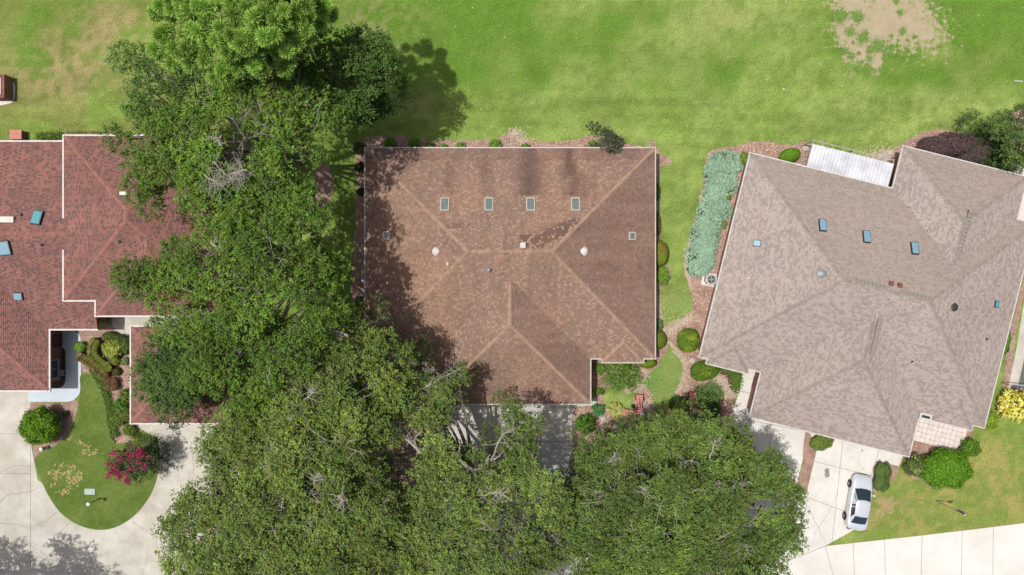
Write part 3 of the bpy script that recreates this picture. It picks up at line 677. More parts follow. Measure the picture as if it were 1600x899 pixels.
def skylight(parent, blocks, px, py, wpx, hpx, frame='frame_tan', pane='sky_glass', rise=.14, turn=None):
    c, t, u, n = on_roof(blocks, px, py)
    if turn is not None:
        t0 = Vector((math.cos(turn), math.sin(turn), 0)); t = (t0 - n * t0.dot(n)).normalized(); u = n.cross(t)
    R = Matrix((t, u, n)).transposed(); W, H = wpx / PXM * .93, hpx / PXM * .93; b = MB(); fw = .09
    b.box(c + n * (rise / 2) + t * (W / 2 - fw / 2), (fw, H, rise), mtx=R); b.box(c + n * (rise / 2) - t * (W / 2 - fw / 2), (fw, H, rise), mtx=R)
    b.box(c + n * (rise / 2) + u * (H / 2 - fw / 2), (W - 2 * fw, fw, rise), mtx=R); b.box(c + n * (rise / 2) - u * (H / 2 - fw / 2), (W - 2 * fw, fw, rise), mtx=R)
    s = b.build('skylight', M[frame], parent); g = MB(); g.box(c + n * (rise * .62), (W - 2 * fw, H - 2 * fw, .05), mtx=R, taper=.9); g.build('pane', M[pane], s)
    return s
def dome_light(parent, blocks, px, py, wpx, hpx, m, turn, rise=.2):
    c, t, u, n = on_roof(blocks, px, py); t0 = Vector((math.cos(turn), math.sin(turn), 0)); t = (t0 - n * t0.dot(n)).normalized(); u = n.cross(t)
    R = Matrix((t, u, n)).transposed(); W, H = wpx / PXM * .92, hpx / PXM * .92
    b = MB(); b.box(c + n * (rise / 2 + .005), (W + .02, H + .02, rise), mtx=R); s = b.build('skylight', M['dark'], parent)
    g = MB(); g.box(c + n * (rise + .02), (W - .02, H - .02, .045), mtx=R, taper=.86); g.build('pane', M[m], s)
def round_vent(parent, blocks, px, py, r, m='white', h=.28, name='roof_vent'):
    c, t, u, n = on_roof(blocks, px, py); b = MB()
    b.lathe([(r * 1.25, -.12), (r * 1.25, .03), (r * .7, .06), (r * .7, h * .55), (r, h * .6), (r * .98, h * .78), (r * .6, h * .95), (r * .15, h)], c, 16); v = b.build(name, M[m], parent, smooth=False)
    return v
def pipe_vent(parent, blocks, px, py, m='white', r=.06, h=.35):
    c, t, u, n = on_roof(blocks, px, py); b = MB(); b.lathe([(r * 2.2, -.03), (r * 2.2, .03), (r, .06), (r, h), (r * .6, h)], c, 10); b.build('vent_pipe', M[m], parent)

# ---- middle house, brown shingles
def middle_house():
    ze = 2.7; r = lambda x, y: tuple(P(x, y, ze)[:2]); T = empty('house', P(800, 430, 0))
    T.location = (0, 0, 0)
    tag(T, 'middle house with a wide weathered brown shingle roof and four skylights in a row', 'house')
    B = [Block([r(571, 232), r(1023, 232), r(1023, 560), r(571, 560)], ze, .4)]
    B.append(Block([r(672, 400), r(922, 400), r(922, 631), r(672, 631)], ze, .4, gables=(0,)))
    B.append(Block([r(941, 480), r(1005, 480), r(1005, 566), r(941, 566)], ze, .4, gables=(0,)))
    B.append(Block([r(589, 480), r(652, 480), r(652, 566), r(589, 566)], ze, .4, gables=(0,)))
    rr = random.Random(3)
    A1 = np.array(c3(154, 127, 112)); A2 = np.array(c3(184, 156, 136)); A3 = np.array(c3(132, 107, 96)); DK = np.array(c3(100, 80, 72)); OR = np.array(c3(166, 133, 113))
    def cf(x, y, z, i, row, cu, nn):
        ax, ay = appx(x, y, z); X = np.array([x]); Y = np.array([y])
        n1 = fbm(X, Y, .35, 3, 5)[0]; n2 = fbm(X, Y, 1.1, 3, 50)[0]; nst = fbm(X * 2.2, Y * .25, 1.0, 3, 90)[0] if abs(nn.y) > .5 else fbm(X * .25, Y * 2.2, 1.0, 3, 90)[0]
        c = A1 + (OR - A1) * sstep(n1, .42, .65); k = rr.random()
        c = c + (A2 - c) * (.6 * (k > .84)); c = c + (A3 - c) * (.4 * (k < .3))
        if nn.x < -.5: c = c + (np.array(c3(134, 107, 96)) - c) * .45  # east slopes tinted darker: partly own colour, partly painted shading
        c = c * (.88 + .3 * (nst - .3))
        e = 0.0                                                # weathering trails running down to the north eave
        for sx, wd in ((829, 14), (889, 10), (760, 9), (700, 7)):
            if ay < 306: e = max(e, math.exp(-((ax - sx - 8 * (n1 - .5) * 4) / wd) ** 2) * (.7 if wd >= 10 else .3) * (.4 + 1.2 * n2))
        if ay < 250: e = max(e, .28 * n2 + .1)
        d1 = abs((ay - 378) + (ax - 835) * .43 * (ax > 850)) if 812 < ax < 906 and 340 < ay < 392 else 99      # replaced darker shingles by the ridge
        if d1 < 11 + 4 * (n2 - .5) and k < .75: e = max(e, .65)
        if 696 < ax < 748 and 349 < ay < 357 and k < .6: e = max(e, .38)
        e = max(e, .4 * sstep(n1, .56, .72) * (ax > 890))
        if ay > 540 and 730 < ax < 920: e = max(e, .25 * n2)
        c = c + (DK - c) * min(e, .8)
        return tuple(c * rr.uniform(.9, 1.1))
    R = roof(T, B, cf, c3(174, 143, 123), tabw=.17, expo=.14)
    out = [r(*p) for p in [(571, 232), (1023, 232), (1023, 560), (1005, 560), (1005, 566), (941, 566), (941, 560), (922, 560), (922, 631), (672, 631), (672, 560), (652, 560), (652, 566), (589, 566), (589, 560), (571, 560)]]
    gutters(T, out, ze, 'grey_trim', .10)
    walls(T, out, 2.6, .5)
    for x in (695, 764, 829, 899): skylight(T, B, x, 320, 14, 23)
    skylight(T, B, 605, 368, 12, 13, turn=0); skylight(T, B, 987, 369, 12, 13, turn=0)
    round_vent(T, B, 682, 393, .26, 'white'); round_vent(T, B, 912, 393, .27, 'white')
    c, t, u, n = on_roof(B, 817, 386); b = MB(); b.box(c + n * .12, (.32, .3, .3)); b.box(c + n * .3, (.4, .38, .05)); b.build('roof_vent', M['white'], T)
    round_vent(T, B, 764, 422, .16, 'grey', .4); pipe_vent(T, B, 700, 413)
    # doors and windows
    garage_door(T, P(742, 616)[:2], 4.9, 2.15, 0); garage_door(T, P(868, 616)[:2] , 2.6, 2.15, 0)
    for x in (640, 740, 840, 940): window(T, (P(x, 0).x, P(0, 250.5).y - .02, 1.4), 1.8, 1.3, PI)
    for y in (300, 470): window(T, (P(1004.6, 0).x, P(0, y).y, 1.4), 1.4, 1.2, PI / 2); window(T, (P(589.6, 0).x, P(0, y).y, 1.4), 1.4, 1.2, -PI / 2)
    window(T, (P(967, 0).x, P(0, 551.5).y, 1.4), 2.0, 1.3, 0)
middle_house()
# ---- right house, taupe shingles, turned fourteen degrees
TH = math.radians(14)
def right_house():
    ze = 2.7
    def L(u, w_): x = u * math.cos(TH) - w_ * math.sin(TH); y = u * math.sin(TH) + w_ * math.cos(TH); return (x / PXM, -y / PXM)
    T = empty('house', (0, 0, 0)); tag(T, 'house on the right with a taupe shingle roof and blue skylights, turned at an angle', 'house')
    B = [Block([L(298, -281.5), L(737, -281.5), L(737, 32.3), L(298, 32.3)], ze, .4),
         Block([L(393, -130), L(637.8, -130), L(637.8, 101.5), L(393, 101.5)], ze, .4, gables=(0,)),
         Block([L(518, -347), L(709, -347), L(709, -150), L(518, -150)], ze, .4, gables=(2,)),
         Block([L(310.4, -20), L(373.5, -20), L(373.5, 39.3), L(310.4, 39.3)], ze, .4, gables=(0,)),
         Block([L(655, -20), L(719, -20), L(719, 40.5), L(655, 40.5)], ze, .4, gables=(0,))]
    rr = random.Random(5); A1 = np.array(c3(174, 161, 152)); A2 = np.array(c3(180, 167, 158)); A3 = np.array(c3(160, 147, 138)); run = [0, 0]
    def cf(x, y, z, i, row, cu, nn):
        if run[0] <= 0: run[0] = rr.choice((1, 1, 2)); run[1] = rr.random()
        run[0] -= 1; X = np.array([x]); Y = np.array([y]); n1 = fbm(X, Y, .3, 3, 15)[0]; n2 = fbm(X, Y, 1.5, 2, 35)[0]; k = run[1]
        c = A1 + (A2 - A1) * (k > .6); 
        if k < .38: c = c + (A3 - c) * .9
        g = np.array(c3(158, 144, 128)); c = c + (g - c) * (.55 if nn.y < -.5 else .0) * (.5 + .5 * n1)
        return tuple(c * (.92 + .16 * n1) * rr.uniform(.95, 1.05))
    R = roof(T, B, cf, c3(160, 149, 139), tabw=.17, expo=.15, tabvar=.4)
    out = [L(*q) for q in [(298, -281.5), (518, -281.5), (518, -347), (709, -347), (709, -281.5), (737, -281.5), (737, 32.3), (719, 32.3), (719, 40.5), (655, 40.5), (655, 32.3), (637.8, 32.3), (637.8, 101.5), (393, 101.5), (393, 32.3), (373.5, 32.3), (373.5, 39.3), (310.4, 39.3), (310.4, 32.3), (298, 32.3)]]
    gutters(T, out, ze, 'white', .095); walls(T, out, 2.6, .4)
    for x, y in ((1284.5, 353), (1353, 371), (1428, 389)): dome_light(T, B, x, y, 11, 20, 'sky_blue', -math.radians(4))
    dome_light(T, B, 1183, 380.5, 12, 10, 'sky_blue', -TH * .6, .12); dome_light(T, B, 1556.5, 475.5, 8, 11, 'sky_teal', -TH * .6, .12)
    round_vent(T, B, 1284.5, 428, .3, 'grey'); round_vent(T, B, 1490, 480, .27, 'dark', .22)
    for x, y in ((1391.5, 444), (1405, 447)):
        c, t, u, n = on_roof(B, x, y); b = MB(); b.box(c + n * .1, (.3, .34, .25), -TH); b.build('roof_vent', M['rust'], T)
    pipe_vent(T, B, 1425, 565, 'dark', .04, .2); pipe_vent(T, B, 1541, 530, 'dark', .05, .2); pipe_vent(T, B, 1170, 435, 'white', .05, .2)
    # raised vents on the ridges
    for (x0, y0, x1, y1) in ((1338, 439, 1388, 451), (1408, 456, 1455, 468), (1376, 497, 1361, 556), (1514, 329, 1498, 398)):
        c0, *_ = on_roof(B, x0, y0); c1, *_ = on_roof(B, x1, y1); c0.z = c1.z = max(c0.z, c1.z) + .03; d = (c1 - c0); L_ = d.length; d.normalize(); s = Vector((-d.y, d.x, 0)); b = MB(); k = 0
        col = M['vent_grey'] if 'vent_grey' in M else M.setdefault('vent_grey', mat('ridge_vent', c3(150, 144, 130), .9, .15, 8))
        while k < L_ - .1:
            a = c0 + d * (k + .01); e = c0 + d * min(k + .28, L_); up = Vector((0, 0, .09))
            b.add([a + up, a + s * .17 + up * .55, a - s * .17 + up * .55, e + up, e + s * .17 + up * .55, e - s * .17 + up * .55, a + s * .17 - up, a - s * .17 - up, e + s * .17 - up, e - s * .17 - up],
                  [(0, 3, 4, 1), (0, 2, 5, 3), (1, 4, 8, 6), (2, 7, 9, 5), (0, 1, 6, 7, 2), (3, 5, 9, 8, 4)]); k += .3
        b.build('ridge_vent', col, T)
    # white ribbed patio cover with its gutter bars
    q = [P(1260, 261, 2.62), P(1387, 292, 2.62), P(1396, 256, 2.42), P(1270, 225, 2.42)]
    u = (q[1] - q[0]); v = (q[3] - q[0]); n = 24; b = MB(); b.add([p for p in q] + [p - Vector((0, 0, .06)) for p in q], [(0, 1, 2, 3), (7, 6, 5, 4), (0, 4, 5, 1), (1, 5, 6, 2), (2, 6, 7, 3), (3, 7, 4, 0)])
    pc = b.build('patio_cover', M['white_metal'], T)
    ribs = MB()
    for k in range(n + 1):
        a = q[0] + u * (k / n); e = a + v; ud = u.normalized() * .035; zz = Vector((0, 0, .07))
        ribs.add([a - ud, a + ud, a + zz, e - ud, e + ud, e + zz], [(0, 3, 5, 2), (1, 2, 5, 4), (0, 2, 1), (3, 4, 5)])
    ribs.build('roof_rib', M['white_metal'], pc)
    g = MB(); vd = v.normalized(); dn = Vector((0, 0, -.05))
    o1 = q[3] + vd * .32 + dn; o2 = q[2] + vd * .32 + dn; g.tube([o1, o2], [.04, .04], 4)
    for k in range(9): g.tube([q[3].lerp(q[2], k / 8) + dn, o1.lerp(o2, k / 8)], [.03, .03], 4)
    g.build('gutter', M['grey_trim'], pc)
    for p in (o1, o2, (o1 + o2) / 2): b = MB(); b.box((p.x, p.y, 1.15), (.1, .1, 2.3), -TH); b.build('post', M['white'], pc)
    b = MB(); cc = P(1446, 651.5, 3.0); b.box((cc.x, cc.y, 2.87), (.95, .5, .36), -TH); vb = b.build('box_vent', M['white'], T); b = MB(); b.box((cc.x, cc.y, 3.06), (.65, .2, .04), -TH); b.build('vent_slot', M['dark'], vb)
    rz = -TH
    def wp(u_, w_): x, y = L(u_, w_); return x, y
    gx, gy = wp(500, 101.5 - 8.3); garage_door(T, (gx, gy), 5.0, 2.15, rz)
    ex, ey = wp(400.7, 52); entry_door(T, (ex, ey), rz - PI / 2)
    for w_ in (-200, -80): x, y = wp(305.5, w_); window(T, (x, y, 1.4), 1.4, 1.2, rz - PI / 2)
    for u_ in (350, 420, 480): x, y = wp(u_, -273.8); window(T, (x, y, 1.3), 1.8, 1.6, rz + PI)
    x, y = wp(690, 32.5); window(T, (x, y, 1.4), 1.6, 1.2, rz)
right_house()
# ---- left house, red shingles, two levels of eaves
def left_house():
    T = empty('house', (0, 0, 0)); tag(T, 'house at the left edge with dark red shingle roofs, white eaves and blue skylights', 'house')
    q = lambda x, y: (x / PXM, -y / PXM)
    lo = [Block([q(-1000, -218.2), q(-621.4, -218.2), q(-621.4, 61.9), q(-1000, 61.9)], 2.7, .25, gables=(1,)),
          Block([q(-964, -78), q(-694.3, -78), q(-694.3, 153.9), q(-964, 153.9)], 2.7, .25, gables=(0,))]
    hi = [Block([q(-654.9, -221.3), q(-428.5, -221.3), q(-428.5, 18.2), q(-654.9, 18.2)], 4.25, .4),
          Block([q(-608.1, -135.2), q(-428.5, -135.2), q(-428.5, 40.7), q(-608.1, 40.7)], 4.25, .4, gables=(0,))]
    rr = random.Random(9); A1 = np.array(c3(142, 102, 94)); A2 = np.array(c3(156, 110, 100)); A3 = np.array(c3(112, 90, 86))
    def cf(x, y, z, i, row, cu, nn):
        X = np.array([x]); Y = np.array([y]); n1 = fbm(X, Y, .3, 3, 25)[0]; n2 = fbm(X, Y, 1.2, 2, 45)[0]; k = rr.random()
        pat = ((int(cu / .22) + row * 2) % 4 == 0)
        c = A1 + (A2 - A1) * sstep(n2, .3, .7); thr = .3 + .35 * (n1 - .5)
        if k < thr * .6 or (pat and k < .75): c = c + (A3 - c) * .85
        return tuple(c * rr.uniform(.88, 1.08) * (.9 + .2 * n1))
    cap = c3(158, 112, 102)
    R = roof(T, lo, cf, cap, tabw=.22); R2 = roof(T, hi, cf, cap, tabw=.22)
    o1 = [q(*p) for p in [(-1000, -218.2), (-621.4, -218.2), (-621.4, 61.9), (-694.3, 61.9), (-694.3, 153.9), (-1000, 153.9)]]
    o2 = [q(*p) for p in [(-654.9, -221.3), (-428.5, -221.3), (-428.5, 40.7), (-608.1, 40.7), (-608.1, 18.2), (-654.9, 18.2)]]
    # gutters: the eastern gable edge of the wing gets a rake board instead
    n = len(o1); A = sum(o1[i][0] * o1[(i + 1) % n][1] - o1[(i + 1) % n][0] * o1[i][1] for i in range(n)); pts = o1[::-1] if A < 0 else o1
    sk = [k for k in range(n) if abs(pts[k][0] - pts[(k + 1) % n][0]) < .01 and abs(pts[k][0] + 621.4 / PXM) < .01]
    gutters(T, o1, 2.7, 'white', .13, skip=sk); gutters(T, o2, 4.25, 'white', .13, ht=.16)
    b = MB(); x = -621.4 / PXM; ys = (-61.9 / PXM, 78.1 / PXM, 218.2 / PXM); zs = (2.7, 2.7 + .25 * 140 / PXM, 2.7)
    for k in (0, 1): b.add([(x, ys[k], zs[k] - .25), (x + .04, ys[k], zs[k] - .25), (x + .04, ys[k], zs[k] + .03), (x, ys[k], zs[k] + .03), (x, ys[k + 1], zs[k + 1] - .25), (x + .04, ys[k + 1], zs[k + 1] - .25), (x + .04, ys[k + 1], zs[k + 1] + .03), (x, ys[k + 1], zs[k + 1] + .03)], [(0, 1, 2, 3), (7, 6, 5, 4), (0, 4, 5, 1), (1, 5, 6, 2), (2, 6, 7, 3), (3, 7, 4, 0)])
    b.build('rake_board', M['rust'], T)
    walls(T, o1, 2.6, .45); walls(T, o2, 4.1, .45)
    # skylights
    dome_light(T, lo, 59.5, 341, 15, 22, 'sky_teal', math.radians(-8), .22); dome_light(T, lo, 8.5, 387.5, 18, 22, 'sky_blue', math.radians(6), .2); dome_light(T, lo, 29.5, 463, 14, 12, 'sky_blue', 0, .16)
    b = MB(); c, t, u, nn = on_roof(lo, 6, 344); b.box(c + nn * .1, (1.7, .45, .22)); b.build('roof_vent', M['paver'], T)
    c, t, u, nn = on_roof(hi, 194, 303); b = MB(); b.box(c + nn * .06, (.6, .25, .14)); b.build('roof_vent', M['white'], T)
    for x, y, bl in ((187, 377.5, hi), (66, 383, lo), (34, 336, lo)): pipe_vent(T, bl, x, y, 'dark', .06, .2)
    xw = -694.3 / PXM - .45
    window(T, (xw, P(0, 575).y, 1.2), 1.5, 1.1, PI / 2)
    entry_door(T, (xw, P(0, 532).y, 0), PI / 2)
    xe = -428.5 / PXM - .45
    for y in (300, 400): window(T, (xe, P(0, y).y, 1.6), 1.6, 1.4, PI / 2)
    garage_door(T, (P(30, 0).x, -153.9 / PXM + .43), 4.8, 2.15, 0)
    # detached garage
    G_ = empty('garage', (0, 0, 0)); tag(G_, 'separate red-roofed garage with white gutters between the court of hedges and the oak', 'garage')
    r = lambda x, y: tuple(P(x, y, 2.7)[:2]); gb = [Block([r(205, 511), r(358, 511), r(358, 661), r(205, 661)], 2.7, .4)]
    roof(G_, gb, cf, cap, tabw=.22); o3 = [r(205, 511), r(358, 511), r(358, 661), r(205, 661)]
    gutters(G_, o3, 2.7, 'white', .12); walls(G_, o3, 2.6, .4)
    garage_door(G_, (P(291, 0).x - .2, r(0, 661)[1] + .38), 4.8, 2.15, 0)
    # bench on the shaded porch
    t = empty('garden_bench', P(94, 582, 0)); tag(t, 'small pale slatted bench in the dark planter under the red eave', 'bench')
    for k in range(4): b = MB(); b.box((0, -.18 + k * .12, .45), (1.1, .09, .03)); b.build('slat', M['stone'], t)
    for sx in (-.48, .48):
        for sy in (-.16, .16): b = MB(); b.box((sx, sy, .215), (.06, .06, .43)); b.build('leg', M['stone'], t)
left_house()

# ------------------------------------------------------------------ trees
def crown_sprigs(puffs, per, leaf, base, v=.16, hue=.07, flat=.55, nleaf=9, slen=.42, tone=None):
    """puffs: list of (centre, radius); returns pos, nrm, dir, col of every leaf: short leafy sprigs spread over each puff"""
    PO = []; NO = []; DI = []; CO = []
    for c, r, lt in puffs:
        n = max(4, int(per * r * r * 3.2)); d = rand_unit(n); d[:, 2] = np.abs(d[:, 2]) * np.where(RNG.random(n) < .82, 1, -.5)
        rad = r * (0.55 + .5 * RNG.random((n, 1)) ** .6); p = np.array(c)[None, :] + d * rad * np.array([1, 1, flat])[None, :]
        dd = d * np.array([1, 1, .35])[None, :] + rand_unit(n) * .45 + np.array([0, 0, .12])[None, :]; dd /= np.linalg.norm(dd, axis=1, keepdims=True)
        w3 = RNG.normal(0, .06); pc = np.array(base) * math.exp(RNG.normal(0, v * .8) + lt) * np.array([1 + w3, 1, 1 - w3]); cs = jcol(pc, n, v, hue)
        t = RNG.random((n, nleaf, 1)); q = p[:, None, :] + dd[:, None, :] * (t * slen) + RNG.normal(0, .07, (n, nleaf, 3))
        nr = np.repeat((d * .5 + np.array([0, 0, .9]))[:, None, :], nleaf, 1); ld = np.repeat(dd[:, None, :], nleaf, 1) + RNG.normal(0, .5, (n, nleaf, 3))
        PO.append(q.reshape(-1, 3)); NO.append(nr.reshape(-1, 3)); DI.append(ld.reshape(-1, 3)); CO.append((np.repeat(cs[:, None, :], nleaf, 1) * (0.62 + .72 * t)).reshape(-1, 3))  # tips paler like new growth; the contrast also paints highlights and inner shade
    return np.concatenate(PO), np.concatenate(NO), np.concatenate(DI), np.concatenate(CO)
def bez(p0, p1, p2, n): return [(1 - t) ** 2 * p0 + 2 * t * (1 - t) * p1 + t * t * p2 for t in [i / (n - 1) for i in range(n)]]
# openings in the crowns as measured in the photograph
HOLES = [(302, 326, 12), (325, 318, 10), (330, 462, 3), (262, 492, 6), (290, 462, 5), (275, 335, 14), (250, 348, 12), (318, 430, 6), (297, 478, 10), (447, 480, 12), (437, 380, 9), (428, 425, 8), (640, 722, 18), (630, 748, 18), (618, 700, 8), (760, 650, 22), (748, 684, 12), (715, 742, 5), (736, 766, 5), (870, 650, 18), (874, 690, 14), (880, 730, 9), (335, 645, 14), (305, 652, 12), (352, 638, 6), (685, 825, 8), (330, 152, 9), (395, 300, 5), (480, 380, 7), (560, 700, 5), (480, 700, 4), (540, 770, 4), (450, 790, 4), (820, 820, 5), (1008, 800, 4), (1090, 740, 4), (970, 800, 6), (1001, 650, 12), (986, 662, 10), (960, 662, 12), (938, 672, 8), (1080, 632, 8), (1094, 628, 8), (1112, 632, 10)]
def tree(name, base_px, lobes, label, base, leaf=.15, per=30, dens=1.0, bark='bark', group=None, trunk_r=.3, puff=(.45, .8), twigs=1.0, under=.5, cat='tree', fork=.4, wob=.6, hmax=None, tone=.16, nleaf=9, slen=.42, gap=.36, relief=1.0, clump=(.55, 1.2), sep=.68):
    """lobes: (px, py, r_px, height) measured in the photograph at that height"""
    b0 = P(*base_px, 0); T = empty(name, b0); tag(T, label, cat, group)
    L = [(P(x, y, h), r / PXM * (1 - h / CAMH)) for x, y, r, h in lobes]
    puffs = []; sx = random.uniform(0, 50)
    def gapv(x, y): return fbm(np.array([x + sx]), np.array([y]), .42, 2)[0] * .6 + fbm(np.array([x]), np.array([y + sx]), 1.0, 2)[0] * .4
    cl_ = []                                  # clumps spread over the whole crown, kept apart so that gaps stay between them
    for c, r in L:
        lz = random.uniform(-.6, .6) * min(1, r / 1.6); lt = random.gauss(0, .08)
        for k in range(int(dens * 26 * r * r) + 6):
            R_ = random.uniform(*clump); R_ = min(R_, r * .75); a = random.uniform(0, 2 * PI); q = math.sqrt(random.random()); ex = max(.3, 1 - random.uniform(.25, .7) * R_ / r)
            X_, Y_ = c.x + r * q * ex * math.cos(a), c.y + r * q * ex * math.sin(a)
            if any((X_ - u[0]) ** 2 + (Y_ - u[1]) ** 2 < (sep * (R_ + u[3])) ** 2 for u in cl_): continue
            ax_, ay_ = appx(X_, Y_, c.z)
            if any((ax_ - h0) ** 2 + (ay_ - h1) ** 2 < (h2 + 12 * R_) ** 2 for h0, h1, h2 in HOLES): continue
            gv = gapv(X_, Y_)
            if gv < gap: continue
            z = c.z + lz + (.5 * r * math.sqrt(max(0, 1 - q * q)) - .3 * r) + random.uniform(-wob, wob) + 2.6 * min(gv - .5, .15) * relief
            cl_.append((X_, Y_, z, R_, lt + random.gauss(0, .13)))
    for X_, Y_, z, R_, lt in cl_:
        el = random.uniform(.75, 1.3); ang = random.uniform(0, PI)
        for k in range(max(3, int(R_ * R_ * 3.0 / (puff[0] + puff[1]) ** 2 * 4))):
            a = random.uniform(0, 2 * PI); q = math.sqrt(random.random()); u, v_ = R_ * q * math.cos(a) * el, R_ * q * math.sin(a) / el
            puffs.append((Vector((X_ + u * math.cos(ang) - v_ * math.sin(ang), Y_ + u * math.sin(ang) + v_ * math.cos(ang), z + .75 * R_ * (math.sqrt(1 - q * q) - .6) + random.uniform(-.08, .08))) - b0, random.uniform(*puff), lt))
        if random.random() < under:
            puffs.append((Vector((X_ + random.uniform(-1, 1), Y_ + random.uniform(-1, 1), max(1.2, z - random.uniform(2.2, 5.5)))) - b0, random.uniform(*puff) * 2.0, lt - .25))  # lower puffs coloured darker, painting deeper shade inside the crown
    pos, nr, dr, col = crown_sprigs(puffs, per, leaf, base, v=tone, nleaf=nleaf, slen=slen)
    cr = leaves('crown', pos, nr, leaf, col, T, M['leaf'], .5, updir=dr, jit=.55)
    # trunk and limbs
    top = sum((c for c, r in L), Vector()) / len(L) - b0; hh = top.z * fork; b = MB(); fk = Vector((top.x * .25, top.y * .25, hh))
    b.tube([Vector((0, 0, -.1)), Vector((0, 0, .25)), fk * .5 + Vector((random.uniform(-.15, .15), random.uniform(-.15, .15), 0)), fk], [trunk_r * 1.5, trunk_r * 1.1, trunk_r * .95, trunk_r * .8], 10)
    b.build('trunk', M[bark], T, smooth=True)
    tw = MB()
    for c, r in L:
        c2 = c - b0; m1 = fk.lerp(c2, .5) + Vector((random.uniform(-.5, .5), random.uniform(-.5, .5), random.uniform(-.2, .9))); e = c2 + Vector((0, 0, -.15 * r))
        pts = bez(fk, m1, e, 7); lb = MB(); lb.tube(pts, [trunk_r * .5 * (1 - .8 * t) * (.6 + .4 * min(1, r / 2)) + .02 for t in np.linspace(0, 1, 7)], 6); lb.build('limb', M[bark], T, smooth=True)
        for k in range(int(twigs * r * r * 2.2) + 2):
            a = random.uniform(0, 2 * PI); rad = r * random.uniform(.35, 1.0); s = pts[-1].lerp(pts[-3], random.random()) ; f = c2 + Vector((rad * math.cos(a), rad * math.sin(a), random.uniform(-.1, .55 * r * .6 + .3)))
            mid = s.lerp(f, .5) + Vector((random.uniform(-.3, .3), random.uniform(-.3, .3), random.uniform(0, .3)))
            pp = bez(s, mid, f, 5); w0 = random.uniform(.02, .045); tw.tube(pp, [w0, w0 * .85, w0 * .7, w0 * .5, w0 * .3], 4, cap=False)
            for z in range(2):
                s2 = pp[random.choice((2, 3))]; f2 = s2 + Vector((random.uniform(-.6, .6), random.uniform(-.6, .6), random.uniform(0, .35))); tw.tube([s2, s2.lerp(f2, .5) + Vector((random.uniform(-.1, .1), random.uniform(-.1, .1), 0)), f2], [w0 * .5, w0 * .4, w0 * .2], 3, cap=False)
    tw.build('twigs', M['twig'], T)['kind'] = 'stuff'
    return T, b0
def bare(T, b0, pts, r0=.09, r1=.03, n=6, name='bare_branch', fan=0, fl=.9):
    """bare pale branch following the pixel/height points"""
    W = [P(x, y, h) - b0 for x, y, h in pts]; W2 = []
    for i in range(len(W) - 1):
        for t in (0, .5): W2.append(W[i].lerp(W[i + 1], t) + Vector((random.uniform(-.05, .05), random.uniform(-.05, .05), random.uniform(-.05, .05))))
    W2.append(W[-1]); b = MB(); b.tube(W2, [r0 + (r1 - r0) * i / (len(W2) - 1) for i in range(len(W2))], n)
    for k in range(fan):
        s = W2[random.randint(len(W2) // 3, len(W2) - 1)]; a = random.uniform(0, 2 * PI); l = fl * random.uniform(.5, 1.2)
        f = s + Vector((l * math.cos(a), l * math.sin(a), random.uniform(-.1, .5))); m_ = s.lerp(f, .5) + Vector((random.uniform(-.18, .18), random.uniform(-.18, .18), .1)); b.tube(bez(s, m_, f, 5), [r1, r1 * .8, r1 * .6, r1 * .45, r1 * .3], 4, cap=False)
        for z in range(2): e = f.lerp(s, .4 * z) ; g = e + Vector((random.uniform(-.4, .4), random.uniform(-.4, .4), .1)); b.tube([e, g], [r1 * .5, r1 * .3], 3, cap=False)
    return b.build(name, M['twig'], T)

G1 = c3(106, 140, 42, .54); G2 = c3(118, 140, 60, .58); G3 = c3(114, 140, 60, .58); G4 = c3(84, 118, 44, .54)
